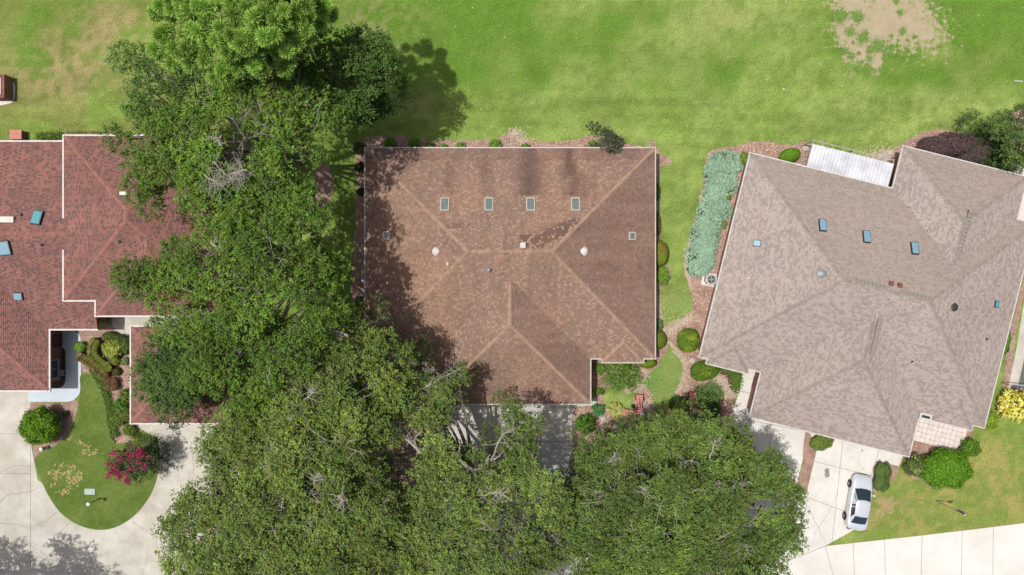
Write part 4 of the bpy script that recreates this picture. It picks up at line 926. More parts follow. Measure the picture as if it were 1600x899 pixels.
# --- tall pine: needle puffs on radial branches
def pine():
    b0 = P(507, 150); T = empty('pine_tree', b0); tag(T, 'tall pine with bright green needle puffs rising over the top edge of the lawn', 'tree')
    lob = [(290, 40, 50, 18.5), (350, 25, 56, 20), (410, 35, 58, 20.5), (455, 25, 44, 19), (325, 80, 40, 17.8), (365, 96, 34, 17.2), (408, 82, 34, 18), (270, 72, 30, 16.5), (490, 8, 26, 18), (430, -35, 80, 20), (330, -35, 80, 19), (258, 30, 22, 17), (436, 96, 20, 17), (508, 20, 13, 15), (375, 60, 40, 19), (345, 118, 14, 16)]
    top = P(395, 20, 20.5) - b0; b = MB(); ax = [Vector((0, 0, -.1)), Vector((0, 0, .3))] + [Vector((0, 0, 0)).lerp(top, t) + Vector((random.uniform(-.1, .1), random.uniform(-.1, .1), 0)) for t in (.2, .4, .6, .8, 1)]
    b.tube(ax, [.42, .33, .29, .26, .22, .15, .06], 10); b.build('trunk', M['pine_bark'], T, smooth=True)
    V = []; PO = []; DI = []; CO = []; NO = []; br = MB(); base = np.array(c3(148, 182, 84, 1.0))
    for x, y, r, h in lob:
        c = P(x, y, h); r_ = r / PXM * (1 - h / CAMH); n = int(r_ * r_ * 6.0) + 2
        for k in range(n):
            a = random.uniform(0, 2 * PI); q = math.sqrt(random.random()); pc = Vector((c.x + r_ * q * math.cos(a), c.y + r_ * q * math.sin(a), c.z + .55 * r_ * math.sqrt(1 - q * q) - .3 + random.uniform(-.5, .3))) - b0
            m_ = 420; d = rand_unit(m_); d[:, 2] = d[:, 2] * .9 + .3; d /= np.linalg.norm(d, axis=1, keepdims=True); R_ = random.uniform(.38, .55)
            PO.append(np.array(pc)[None, :] + d * R_ * (.45 + .35 * RNG.random((m_, 1)))); DI.append(d); t = np.clip(d[:, 2:3], -.2, 1); NO.append(rand_unit(m_)); CO.append(jcol(base * math.exp(random.gauss(0, .14)), m_, .15, .05))
            if random.random() < .45:
                s = ax[-1].lerp(ax[-3], random.random()); mid = s.lerp(pc, .55) + Vector((0, 0, -.4)); br.tube(bez(s, mid, pc, 6), [.06, .05, .04, .03, .02, .012], 4, cap=False)
    pos = np.concatenate(PO); n = len(pos); d = np.concatenate(DI); nr = np.concatenate(NO)
    nr = nr - d * np.sum(nr * d, 1, keepdims=True); nr /= np.linalg.norm(nr, axis=1, keepdims=True); s = np.cross(nr, d); L_ = (.36 * (.8 + .4 * RNG.random((n, 1))))
    Vv = np.stack([pos - d * L_ * .5 - s * .010, pos - d * L_ * .5 + s * .010, pos + d * L_ * .5 + s * .017, pos + d * L_ * .5 - s * .017], 1).reshape(-1, 3)
    me = np_mesh('crown', Vv, np.arange(4 * n).reshape(n, 4), np.concatenate(CO)); link('crown', me, M['needle'], T); br.build('branches', M['twig'], T)['kind'] = 'stuff'
    bare(T, b0, [(420, 70, 15), (432, 95, 14), (446, 113, 13), (455, 112, 12.5)], .05, .02, fan=6); bare(T, b0, [(480, 60, 14), (486, 80, 12), (492, 95, 10)], .14, .1)
pine()
tree('oak_tree', (588, 165), [(570, 88, 30, 13.5), (556, 130, 38, 12), (588, 122, 20, 12.5), (535, 115, 26, 11), (545, 165, 26, 11), (512, 72, 15, 12), (500, 100, 24, 10), (578, 145, 20, 11), (470, 110, 28, 9.5), (440, 130, 26, 9)],
     'dark green oak standing on the lawn right of the pine, above the middle house', G4, leaf=.16, per=20, dens=1, under=.8, gap=.36)
tree('oak_tree', (335, 215), [(213, 88, 20, 10), (232, 105, 24, 10.5), (222, 128, 20, 10), (262, 122, 22, 11), (280, 142, 24, 11), (245, 172, 18, 10), (225, 180, 14, 9.5), (298, 110, 14, 10), (350, 120, 26, 9.5), (330, 140, 18, 9)],
     'dark leafy oak reaching out over the lawn at the upper left, below the pine', G4, leaf=.16, per=20, dens=1, under=.5, gap=.34, trunk_r=.2)
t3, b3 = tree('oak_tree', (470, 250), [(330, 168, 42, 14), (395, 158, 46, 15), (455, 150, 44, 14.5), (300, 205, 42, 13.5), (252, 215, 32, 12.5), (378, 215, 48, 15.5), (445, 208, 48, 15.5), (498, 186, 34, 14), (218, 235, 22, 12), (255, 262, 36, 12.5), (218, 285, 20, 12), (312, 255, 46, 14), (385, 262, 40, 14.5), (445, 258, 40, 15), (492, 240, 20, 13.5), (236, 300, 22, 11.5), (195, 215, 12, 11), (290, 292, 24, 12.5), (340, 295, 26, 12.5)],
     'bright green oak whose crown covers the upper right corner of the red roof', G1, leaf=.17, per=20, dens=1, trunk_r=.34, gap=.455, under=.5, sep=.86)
for pts in ([(333, 252, 15.2), (345, 266, 15.4), (358, 277, 15.3), (372, 281, 15.2)], [(385, 265, 15.5), (372, 268, 15.6), (358, 275, 15.4)], [(320, 274, 15), (333, 284, 15.1), (345, 290, 15)]): bare(t3, b3, pts, .05, .022, fan=26, fl=1.0, name='dead_branch')
bare(t3, b3, [(345, 228, 15.2), (340, 216, 15.4), (346, 212, 15.3)], .07, .04, fan=5, fl=.6)
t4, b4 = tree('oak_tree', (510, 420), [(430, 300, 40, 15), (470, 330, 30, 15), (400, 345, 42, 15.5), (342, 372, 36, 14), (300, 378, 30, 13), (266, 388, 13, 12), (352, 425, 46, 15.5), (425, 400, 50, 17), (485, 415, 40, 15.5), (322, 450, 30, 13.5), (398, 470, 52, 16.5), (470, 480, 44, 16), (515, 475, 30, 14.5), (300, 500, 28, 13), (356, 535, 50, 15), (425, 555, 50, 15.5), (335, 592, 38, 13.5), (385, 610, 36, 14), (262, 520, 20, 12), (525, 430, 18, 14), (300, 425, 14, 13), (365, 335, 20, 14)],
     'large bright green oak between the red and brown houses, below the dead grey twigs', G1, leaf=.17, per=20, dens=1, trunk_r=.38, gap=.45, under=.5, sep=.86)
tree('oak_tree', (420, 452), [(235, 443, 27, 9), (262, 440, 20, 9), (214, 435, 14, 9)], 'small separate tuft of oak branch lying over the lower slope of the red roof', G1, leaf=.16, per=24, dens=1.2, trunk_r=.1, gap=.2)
bare(t4, b4, [(300, 455, 12), (283, 450, 11), (287, 438, 10.5), (281, 430, 10)], .05, .03, fan=3, fl=.3)
bare(t4, b4, [(330, 378, 14.5), (338, 386, 15), (346, 388, 15)], .08, .04, fan=8, fl=.6)
bare(t4, b4, [(408, 425, 15.5), (420, 432, 16), (420, 450, 15.5)], .05, .04); bare(t4, b4, [(428, 437, 16), (420, 432, 16)], .04, .03)
tree('oak_tree', (355, 560), [(240, 592, 24, 7.5), (262, 578, 20, 8), (285, 600, 26, 8), (300, 560, 20, 9), (268, 622, 14, 7.5), (228, 590, 12, 7.5), (262, 545, 20, 9), (252, 520, 16, 9), (300, 525, 20, 9.5)],
     'darker low oak limb spreading over the roof of the separate red garage', G4, leaf=.16, per=20, dens=.85, trunk_r=.16)
bl = [(480, 555, 50, 12.5), (535, 530, 40, 13), (575, 540, 38, 12.5), (612, 555, 24, 11.5), (600, 590, 38, 11.5), (545, 610, 56, 13.5), (470, 625, 60, 14), (400, 670, 56, 13.5), (355, 715, 42, 12.5), (440, 720, 62, 14.5), (520, 690, 54, 14.5), (570, 660, 36, 12.5), (500, 790, 66, 14.5), (410, 800, 62, 14), (330, 780, 42, 12.5), (290, 790, 22, 11), (275, 830, 24, 11), (310, 845, 36, 11.5), (370, 870, 56, 13), (580, 810, 56, 13), (480, 880, 70, 13.5), (560, 890, 60, 12.5), (340, 690, 28, 12), (262, 822, 14, 10.5), (560, 755, 40, 12.5), (372, 640, 26, 12), (640, 870, 50, 12), (300, 890, 46, 11), (350, 945, 60, 12), (460, 955, 60, 12), (570, 950, 60, 12)]
t6, b6 = tree('oak_tree', (495, 730), bl, 'huge olive green oak at the bottom, over the drive right of the crape myrtle', G2, leaf=.15, per=24, dens=1.0, trunk_r=.5, puff=(.3, .5), twigs=1.3, slen=.42, gap=.33, under=1.2, clump=(.5, 1.0), sep=.70)
for pts, r in (([(575, 845, 11), (585, 820, 12), (590, 800, 13), (600, 785, 13.5)], .09), ([(425, 790, 14.5), (435, 780, 14.8), (447, 776, 14.8)], .08), ([(528, 775, 15.2), (535, 782, 15.2)], .08), ([(500, 738, 15), (490, 750, 15)], .06), ([(445, 545, 14), (460, 550, 13.8), (478, 560, 14)], .05), ([(440, 530, 14), (455, 524, 13.8), (475, 532, 14)], .05), ([(545, 525, 14), (525, 518, 14.2), (515, 515, 14)], .07), ([(475, 625, 14.7), (488, 615, 14.6)], .06), ([(452, 655, 14.6), (470, 640, 14.8)], .05)):
    bare(t6, b6, pts, r, r * .5, fan=9, fl=.7)
cl = [(690, 615, 30, 9.5), (715, 590, 16, 9), (655, 640, 28, 10), (640, 605, 20, 10), (692, 645, 20, 9.5), (650, 600, 14, 9), (690, 730, 36, 11.5), (812, 655, 26, 11), (812, 690, 24, 11), (812, 728, 34, 12), (785, 765, 44, 12.5), (720, 790, 52, 12.5), (850, 775, 38, 12), (700, 850, 60, 12.5), (790, 850, 62, 13), (860, 850, 40, 12), (655, 770, 22, 12), (648, 815, 34, 12), (672, 690, 18, 11), (800, 690, 20, 11), (610, 660, 24, 10.5), (800, 890, 60, 12), (740, 720, 18, 11.5), (755, 890, 40, 12), (680, 940, 60, 12), (790, 950, 56, 12), (870, 930, 40, 12)]
t7, b7 = tree('oak_tree', (745, 725), cl, 'spreading oak with bare pale limbs over the drive in front of the brown house', c3(118, 140, 64, .58), leaf=.15, per=23, dens=.9, trunk_r=.4, puff=(.3, .5), twigs=1.5, slen=.42, under=.7, gap=.40, clump=(.5, 1.0), sep=.70)
bare(t7, b7, [(748, 785, 12.5), (752, 770, 13), (748, 748, 12.5), (738, 735, 12), (725, 725, 12), (712, 718, 11.5)], .17, .1, 8); bare(t7, b7, [(748, 750, 12.5), (762, 752, 12.6), (775, 756, 12.6)], .11, .05, fan=10, fl=.9)
bare(t7, b7, [(752, 778, 12.8), (765, 772, 13), (778, 768, 13), (786, 772, 13)], .08, .04, fan=14, fl=.8); bare(t7, b7, [(750, 782, 12.8), (745, 795, 12.5), (750, 812, 12.4), (757, 828, 12.2)], .09, .04, fan=16, fl=.9)
bare(t7, b7, [(738, 735, 12), (750, 733, 12.2), (768, 718, 12.4), (782, 712, 12.4)], .07, .035, fan=10, fl=.7); bare(t7, b7, [(768, 718, 12.4), (775, 700, 12), (785, 680, 12), (800, 672, 12)], .06, .03, fan=10, fl=.8)
bare(t7, b7, [(712, 718, 11.5), (718, 700, 11.5), (717, 688, 11.5)], .07, .04); bare(t7, b7, [(668, 708, 11), (655, 707, 11), (645, 695, 11), (630, 684, 10.8)], .13, .06, fan=4, fl=.7); bare(t7, b7, [(650, 700, 11), (648, 688, 11), (660, 670, 11)], .05, .03, fan=5)
bare(t7, b7, [(648, 615, 9.6), (662, 606, 9.8), (680, 596, 9.8), (700, 585, 9.6), (718, 578, 9.4)], .07, .025, fan=18, fl=.7); bare(t7, b7, [(655, 600, 9), (668, 590, 9.2), (672, 578, 9)], .05, .03, fan=14, fl=.5)
bare(t7, b7, [(700, 770, 12.5), (712, 758, 12.6), (722, 752, 12.6)], .06, .03, fan=6)
rl = [(950, 725, 38, 10.5), (922, 712, 18, 9.5), (925, 752, 32, 11), (1005, 700, 32, 11), (1045, 690, 36, 11.5), (1100, 690, 40, 11), (1062, 660, 22, 10), (1160, 712, 34, 10.5), (1190, 745, 42, 10.5), (1208, 785, 38, 10.5), (960, 780, 60, 12.5), (1045, 770, 64, 13.5), (1130, 775, 60, 12.5), (935, 840, 50, 12), (1010, 850, 66, 13), (1100, 855, 66, 13), (1180, 840, 48, 11.5), (1225, 815, 22, 10.5), (1190, 885, 40, 11), (905, 800, 26, 11), (985, 745, 40, 12), (1230, 845, 18, 10), (950, 890, 50, 12), (1085, 662, 16, 10), (1125, 668, 16, 9.5), (950, 950, 56, 12), (1050, 950, 60, 12), (1150, 940, 50, 12)]
t8, b8 = tree('oak_tree', (1040, 730), rl, 'broad dense olive green oak at the bottom, between the middle and the right driveways', G3, leaf=.145, per=27, dens=1.05, trunk_r=.45, puff=(.28, .48), twigs=1.2, under=1.2, slen=.42, gap=.28, clump=(.5, .95), sep=.66)
for pts, r in (([(1108, 720, 11.8), (1112, 705, 12), (1118, 690, 11.8), (1108, 678, 11.5)], .06), ([(1120, 762, 13), (1130, 768, 13.2), (1148, 760, 13.2), (1155, 755, 13)], .09), ([(1118, 755, 13), (1128, 763, 13.2)], .08), ([(1065, 722, 12.6), (1080, 720, 12.6)], .05), ([(1000, 760, 13.6), (1012, 770, 13.6)], .05), ([(1148, 855, 13), (1165, 850, 13), (1175, 855, 12.8)], .05)):
    bare(t8, b8, pts, r, r * .5, fan=10, fl=.6)
# trees outside the frame whose shade falls on the lower left drive
tree('oak_tree', (-30, 895), [(-215, 955, 34, 11), (-110, 962, 46, 11), (-60, 960, 30, 10), (-20, 975, 26, 10), (-150, 995, 50, 12)], 'oak just outside the lower left corner that shades the concrete', G2, leaf=.16, per=14, dens=.8, under=.5)

# ------------------------------------------------------------------ shrubs and plants
def shrub(px, py, rx, h, label, ry=None, col=(110, 140, 50), leaf=.10, dens=520, cat='shrub', name='shrub', group=None, core='core', rot=0.0, boxy=0.0, jit=.6, rough=.08, seen=.55, kcol=.95, hue=.06, col2=None, mix=0.0, aspect=.55):
    """centre (px,py) and radii in photo pixels, seen at height seen*h"""
    ry = ry or rx; z = h * seen; k = (1 - z / CAMH) / PXM; c = P(px, py, z); rx *= k; ry *= k; b0 = Vector((c.x, c.y, 0)); T = empty(name, b0); tag(T, label, cat, group)
    ar = PI * rx * ry + PI * (rx + ry) * h * .8; n = int(min(ar * dens, 26000)); d = rand_unit(n); d[:, 2] = np.abs(d[:, 2]) * np.where(RNG.random(n) < .9, 1, -1)
    if boxy > 0:
        e = 1 - boxy * .6; d = np.sign(d) * np.abs(d) ** e; d /= (np.sum(np.abs(d) ** (2 / (1.0001 - boxy * .7)), 1, keepdims=True)) ** ((1.0001 - boxy * .7) / 2)
    rad = 1 + RNG.normal(0, rough * .6, (n, 1)) - rough * RNG.random((n, 1)) ; lump = 1 + (.02 if rough < .06 else .06 + rough * .5) * np.sin(d[:, :1] * 7 + px) * np.cos(d[:, 1:2] * 6 + py)
    p = d * rad * lump * np.array([[rx, ry, h * .52]]) + np.array([[0, 0, h * .5]]); p[:, 2] = np.maximum(p[:, 2], .02)
    cr, sr = math.cos(rot), math.sin(rot); Rm = np.array([[cr, sr, 0], [-sr, cr, 0], [0, 0, 1]]); p = p @ Rm; nr = (d / np.array([[rx, ry, h * .5]])) @ Rm; nr /= np.linalg.norm(nr, axis=1, keepdims=True)
    cl = jcol(c3(*col, kcol), n, .2, hue)
    if col2 is not None: mk = (fbm(p[:, 0] + px, p[:, 1] + py, 1.8, 2) + .5 * (RNG.random(n) - .5) > (1 - mix)); cl[mk] = jcol(c3(*col2, kcol), int(mk.sum()), .2, hue)
    leaves('foliage', p, nr, leaf, cl, T, M['leaf'], aspect, jit=jit)
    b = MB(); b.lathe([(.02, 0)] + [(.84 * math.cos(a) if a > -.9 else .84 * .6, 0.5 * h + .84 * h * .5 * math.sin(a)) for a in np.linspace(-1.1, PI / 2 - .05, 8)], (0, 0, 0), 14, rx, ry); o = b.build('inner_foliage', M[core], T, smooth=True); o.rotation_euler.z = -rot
    b = MB()
    for k_ in range(4): a = random.uniform(0, 2 * PI); b.tube([Vector((0, 0, -.05)), Vector((rx * .3 * math.cos(a), ry * .3 * math.sin(a), h * .5))], [.04, .02], 5)
    b.build('stem', M['bark'], T)
    return T
def fronds(px, py, r, h, n, label, col=(120, 150, 60), leaf=.22, cat='shrub', name='shrub', per=26, width=.12, spike=.35, group=None):
    k = (1 - h * .5 / CAMH) / PXM; c = P(px, py, h * .5); r *= k; b0 = Vector((c.x, c.y, 0)); T = empty(name, b0); tag(T, label, cat, group); PO = []; DI = []; NO = []; st = MB()
    for i in range(n):
        a = 2 * PI * i / n + random.uniform(-.3, .3); l = r * random.uniform(.7, 1.05); z0 = h * random.uniform(.3, .6); up = random.uniform(.5, 1.2)
        P0 = Vector((0, 0, z0)); P1 = Vector((l * .5 * math.cos(a), l * .5 * math.sin(a), z0 + h * .6 * up)); P2 = Vector((l * math.cos(a), l * math.sin(a), h * random.uniform(.2, .7)))
        pts = bez(P0, P1, P2, per); s = Vector((-math.sin(a), math.cos(a), 0)); st.tube([pts[0], pts[per // 2], pts[-1]], [.02, .014, .005], 4, cap=False)
        for j, p in enumerate(pts[2:]):
            for sg in (-1, 1):
                d = (s * sg + Vector((math.cos(a), math.sin(a), 0)) * spike * 2); d.normalize(); PO.append(p + d * leaf * .4); DI.append(d); NO.append(Vector((0, 0, 1)) + s * sg * .3)
    m_ = len(PO); leaves('foliage', np.array(PO), np.array(NO), leaf, jcol(c3(*col, .7), m_, .22, .06), T, M['leaf'], width / leaf * 1.2, updir=np.array(DI), jit=.2); st.build('stem', M['bark'], T)
    return T
# clipped hedges of the court beside the red house
CH = (128, 124, 62)
shrub(130, 584 - 67, 9, .7, 'round green shrub touching the curved pale walk at the top of the hedge court', col=(110, 150, 60)).location = P(129, 542, 0)
for x, y, rx, ry, rot, lb in ((129, 559, 10, 7, -.5, 'clipped olive shrub at the left end of the hedge row, against the pale walk'), (141, 567, 7.2, 7, -.7, 'square clipped brown-green shrub, first in the diagonal row'),
                              (151, 576, 7.2, 7, -.7, 'square clipped brown-green shrub in the middle of the diagonal row'), (163, 586, 8, 7.5, -.6, 'square clipped brown-green shrub, last in the diagonal row')):
    shrub(x, y, rx, .75, lb, ry=ry, col=CH, rot=rot, boxy=.75, leaf=.07, dens=900, rough=.03, group='clipped shrubs in the red house court', col2=(120, 90, 62), mix=.45)
shrub(175, 600, 10.5, .8, 'round flat-topped reddish brown clipped shrub at the lower end of the hedge court', col=(122, 88, 64), boxy=.6, leaf=.07, dens=900, rough=.03, group='clipped shrubs in the red house court')
shrub(182, 581, 7, .6, 'small dark shrub between the kidney hedge and the round brown shrub', col=(84, 84, 46), leaf=.08)
shrub(172, 526, 11, .9, 'dark rounded shrub at the top of the hedge court by the walk', ry=8, col=(84, 104, 50)); shrub(186, 530, 11, .9, 'dark rounded shrub at the top right of the hedge court', ry=8, col=(78, 98, 48))
shrub(198, 541, 8, 1.0, 'dark upright shrub against the garage gutter', ry=14, col=(84, 104, 46)); 
def kidney():
    pts = smooth_poly([(152, 531), (146, 542), (147, 556), (156, 566), (166, 573), (174, 571)], 6, closed=False); b0 = P(156, 556, .4); b0.z = 0
    T = empty('clipped_hedge', b0); tag(T, 'kidney shaped clipped olive hedge curving round the yellow-green shrub', 'hedge'); h = .85; rad = .42; W = [P(x, y, h * .6) for x, y in pts]; PO = []; NO = []
    for i, p in enumerate(W):
        d = (W[min(i + 1, len(W) - 1)] - W[max(0, i - 1)]).normalized(); s = Vector((-d.y, d.x, 0)); e = min(1, .55 + .25 * min(i, len(W) - 1 - i))
        for k in range(170):
            a = random.uniform(-.35, PI + .35); q = (abs(math.cos(a)) ** .55 * (1 if math.cos(a) > 0 else -1), max(-.2, math.sin(a)) ** .55 if math.sin(a) > 0 else -.1)
            off = s * rad * e * q[0] + Vector((0, 0, .5 + .36 * q[1])) + d * random.uniform(-.12, .12); pp = Vector((p.x, p.y, 0)) + off - b0; PO.append(pp); NO.append(s * q[0] + Vector((0, 0, q[1])))
    c = jcol(c3(126, 132, 56, .85), len(PO), .18, .06); leaves('foliage', np.array(PO), np.array(NO), .075, c, T, M['leaf'], .6)
    b = MB(); b.tube([Vector((p.x, p.y, .42)) - b0 for p in W], [rad * .75] * len(W), 8); b.build('inner_foliage', M['core'], T)
kidney()
shrub(177, 545, 15, 1.3, 'bright yellow-green shrub inside the bend of the kidney hedge', ry=13, col=(146, 166, 66), leaf=.14, jit=1.0, rough=.18, col2=(176, 186, 90), mix=.4)
shrub(180, 563, 8, .8, 'small olive shrub right of the kidney hedge', col=(120, 128, 58)); shrub(194, 565, 6, .5, 'low sage green plant by the garage wall', col=(128, 150, 92), leaf=.12, jit=1)
for i, (x, y, r, lb) in enumerate(((196, 618, 10, 'loose olive shrub against the middle of the garage wall'), (188, 634, 11, 'loose green shrub on the garage side of the island hedge'), (198, 648, 9, 'yellowish shrub near the lower garage wall'), (187, 656, 10, 'leafy shrub by the lower left corner of the garage'), (202, 672, 9, 'dark shrub under the lower left corner of the garage'))):
    shrub(x, y, r, .8, lb, col=(112, 128, 56) if i != 1 else (96, 132, 50), leaf=.13, jit=1.0, rough=.25, dens=420, group='loose shrubs along the garage wall')
def border(pts, w_, h, col, label, leaf=.12, n=60, cat='border plants', name='border_grass'):
    W = [P(*p) for p in smooth_poly(pts, 5, closed=False)]; PO = []
    for i in range(len(W) - 1):
        d = (W[i + 1] - W[i]); s = Vector((-d.y, d.x, 0)).normalized()
        for k in range(int(n * d.length)): PO.append(W[i] + d * random.random() + s * random.gauss(0, w_ * .45) + Vector((0, 0, random.random() * h)))
    d = rand_unit(len(PO)); d[:, 2] = abs(d[:, 2]) + .3; o = leaves(name, np.array(PO), rand_unit(len(PO)) + np.array([[0, 0, .6]]), leaf, jcol(c3(*col, .7), len(PO), .2, .05), None, M['leaf'], .35, updir=d); tag(o, label, cat, kind='stuff'); return o
border([(140, 578), (150, 592), (158, 606), (163, 620), (167, 640), (170, 660), (173, 680), (180, 692)], .16, .3, (150, 172, 90), 'pale strip of border grass edging the island lawn along the hedge court', n=420)
border([(149, 580), (160, 594), (168, 610), (173, 630), (176, 650), (180, 670), (186, 682)], .35, .35, (98, 140, 50), 'bright green border plants between the edging grass and the clipped shrubs', n=700)
border([(208, 676), (222, 684), (236, 686), (245, 688)], .5, .45, (100, 124, 56), 'low leafy plants at the corner of the bed beside the garage drive', n=700)
border([(60, 216), (75, 214), (99, 213)], .4, .45, (120, 148, 62), 'low green plants along the upper eave of the red house', n=900, leaf=.14); border([(104, 207), (140, 207), (190, 207)], .14, .2, (176, 150, 110), 'dry plants along the upper edge of the red roof', n=150)
shrub(57, 667, 28, 2.5, 'large rounded bright green bush at the edge of the left drive', col=(98, 136, 30), leaf=.15, dens=420, rough=.14, jit=.8, seen=.75)
shrub(1075, 532, 17, 1.5, 'round clipped green bush on the lawn path between the two houses', ry=18.5, col=(92, 118, 34), leaf=.08, dens=1100, rough=.04, boxy=.2, col2=(140, 156, 44), mix=.3)
shrub(1101, 579, 22, 1.4, 'oval clipped green bush by the lower left corner of the taupe roof', ry=15, rot=.25, col=(84, 112, 30), leaf=.08, dens=1100, rough=.04, boxy=.35, col2=(150, 160, 36), mix=.25)
shrub(1031, 396, 13, 1.5, 'reddish green clipped bush half hidden under the east eave, uppermost', ry=20, col=(122, 116, 44), leaf=.08, dens=1000, rough=.04, col2=(112, 140, 40), mix=.4)
shrub(1035, 431, 10, .8, 'loose light green plant under the east eave below the reddish bush', ry=14, col=(118, 148, 56), leaf=.14, jit=1, rough=.2)
shrub(1028, 531, 13, 1.4, 'clipped round bush under the east eave near the lower corner', ry=15, col=(104, 118, 36), leaf=.08, dens=1000, rough=.04, col2=(148, 136, 40), mix=.2)
shrub(1012, 567, 13, 1.3, 'clipped round bush tucked under the lower right corner of the brown roof', ry=9, col=(106, 126, 36), leaf=.08, dens=1000, rough=.04)
shrub(1029, 508, 7, .6, 'small grey-green plant under the east eave', ry=10, col=(104, 130, 76), leaf=.12, jit=1); shrub(1026, 300, 5, .8, 'thin dark plant in the shade at the top of the east eave', ry=14, col=(70, 96, 40))
shrub(1027, 350, 5, .8, 'reddish twiggy plant in the shade of the east eave', ry=18, col=(112, 96, 52), leaf=.1, jit=1)
shrub(972, 584, 27, 1.5, 'wide feathery green bush under the small front gable of the brown house', ry=23, col=(108, 140, 62), leaf=.24, jit=1.3, rough=.45, aspect=.22, dens=420, col2=(140, 160, 84), mix=.3)
shrub(938, 577, 8, .9, 'small green shrub beside the dark walk, upper one', col=(92, 128, 48), leaf=.12, rough=.2, jit=1); shrub(937, 612, 6.5, .7, 'small green shrub beside the dark walk, lower one', ry=5, col=(104, 128, 44), leaf=.12, rough=.2, jit=1)
fronds(935, 641, 10, .7, 16, 'dark green low shrub at the corner of the middle drive', (70, 124, 58), .16, per=12, width=.09)
shrub(914, 663, 15, 1.2, 'round leafy green bush beside the middle drive above the oak', col=(94, 134, 46), leaf=.11, dens=650, rough=.14, jit=.9)
fronds(963, 642, 13, .9, 18, 'spiky yellow-green cycad left of the low brick wall', (176, 178, 96), .18, per=14, width=.07, cat='cycad', name='cycad')
shrub(935, 575 + 3, 5, .5, 'tiny dark plant at the edge of the dark walk', col=(70, 90, 40))
shrub(1106, 620, 24, .6, 'low spreading sage green shrub right of the second brick wall', ry=20, col=(104, 132, 72), leaf=.12, jit=1.1, rough=.25, dens=700, rot=.5)
shrub(1112, 643, 13, 1.1, 'dark bushy shrub below the sage shrub, beside the walk', ry=15, col=(66, 92, 40), leaf=.13, jit=1, rough=.22); shrub(1062, 632, 17, 1.2, 'dark green shrub left of the second brick wall', ry=12, col=(76, 104, 44), leaf=.12, rough=.15)
border([(1122, 573), (1140, 580), (1156, 590), (1150, 606)], .45, .16, (104, 146, 46), 'bright green ground cover in the corner by the taupe eave', n=900, leaf=.09, cat='ground cover', name='ground_cover'); border([(1146, 586), (1150, 600), (1146, 612)], .5, .16, (106, 148, 48), 'bright green ground cover strip along the entrance walk', n=900, leaf=.09, cat='ground cover', name='ground_cover')
border([(1142, 648), (1140, 660)], .3, .15, (138, 150, 60), 'thin yellow grass beside the entrance walk', n=400, leaf=.1)
# junipers
def juniper(lobs, label):
    c0 = P(*lobs[0][:2]); T = empty('juniper', c0); tag(T, label, 'juniper', 'blue-green junipers beside the taupe house'); PO = []; NO = []; DI = []; CO = []; b = MB()
    E = [(P(x, y, .45).x, P(x, y, .45).y, rx / PXM * 1.03, ry / PXM * 1.05) for x, y, rx, ry in lobs]
    for cx_, cy_, kx, ky in E:
        n = int(kx * ky * 620); a = RNG.random(n) * 2 * PI; q = np.sqrt(RNG.random(n)); X = cx_ + kx * q * np.cos(a); Y = cy_ + ky * q * np.sin(a)
        edge = np.max(np.stack([1 - np.sqrt(((X - ex) / ax) ** 2 + ((Y - ey) / ay) ** 2) for ex, ey, ax, ay in E]), 0); Z = .22 + .26 * np.clip(edge * 4, 0, 1) + .10 * (fbm(X, Y, 1.2, 2) - .5)
        m_ = int(kx * ky * 10) + 3; fa = RNG.random(m_) * 2 * PI; fq = np.sqrt(RNG.random(m_)) * .95; fx = cx_ + kx * fq * np.cos(fa); fy = cy_ + ky * fq * np.sin(fa)
        d2 = (X[:, None] - fx) ** 2 + (Y[:, None] - fy) ** 2; i = d2.argmin(1); d = np.stack([X - fx[i], Y - fy[i], .10 + 0 * X], 1); d /= np.linalg.norm(d, axis=1, keepdims=True) + 1e-6
        Z = Z + .09 * np.exp(-np.sqrt(d2.min(1)) * 3) + RNG.normal(0, .025, n)
        PO.append(np.stack([X, Y, Z], 1) - np.array(c0)); DI.append(d); NO.append(np.tile([0, 0, 1.3], (n, 1)) + d * .3); CO.append(jcol(c3(132, 160, 134, .95), n, .24, .06) * (.72 + .5 * fbm(X, Y, 1.6, 3))[:, None])
        b.lathe([(.95, 0), (.9, .15), (.7, .24), (.1, .26)], Vector((cx_, cy_, 0)) - c0, 14, kx * .92, ky * .92)
    leaves('foliage', np.concatenate(PO), np.concatenate(NO), .2, np.concatenate(CO), T, M['leaf'], .34, updir=np.concatenate(DI), jit=.35); b.build('inner_foliage', M['core'], T, smooth=True)
juniper([(1135, 252, 28, 17), (1118, 272, 18, 22), (1130, 290, 24, 18), (1143, 283, 10, 8), (1147, 255, 17, 15), (1118, 296, 16, 16), (1130, 268, 22, 18)], 'blue-green juniper at the upper end of the long bed')
juniper([(1118, 318, 23, 17), (1128, 330, 17, 15), (1106, 335, 17, 22), (1112, 350, 18, 16), (1114, 304, 16, 12)], 'blue-green juniper in the middle of the long bed')
juniper([(1098, 370, 20, 26), (1112, 368, 14, 20), (1093, 402, 21, 26), (1105, 405, 13, 22), (1090, 420, 17, 13), (1104, 386, 18, 20), (1100, 352, 16, 14)], 'blue-green juniper at the lower end of the long bed, above the air conditioner')
shrub(1163, 248, 7, .8, 'small bright green bush between the upper juniper and the taupe roof corner', ry=10, col=(108, 132, 44)); shrub(1137, 309, 5, .5, 'tiny green shrub beside the gap in the junipers', col=(104, 130, 44)); shrub(1128, 350, 8, .4, 'low olive plant on the inner side of the junipers', col=(120, 134, 88), leaf=.14, jit=1)
shrub(1234, 243, 17, 1.2, 'round bright green clipped bush beside the white patio cover', ry=11, rot=.25, col=(100, 138, 34), leaf=.08, dens=900, rough=.05)
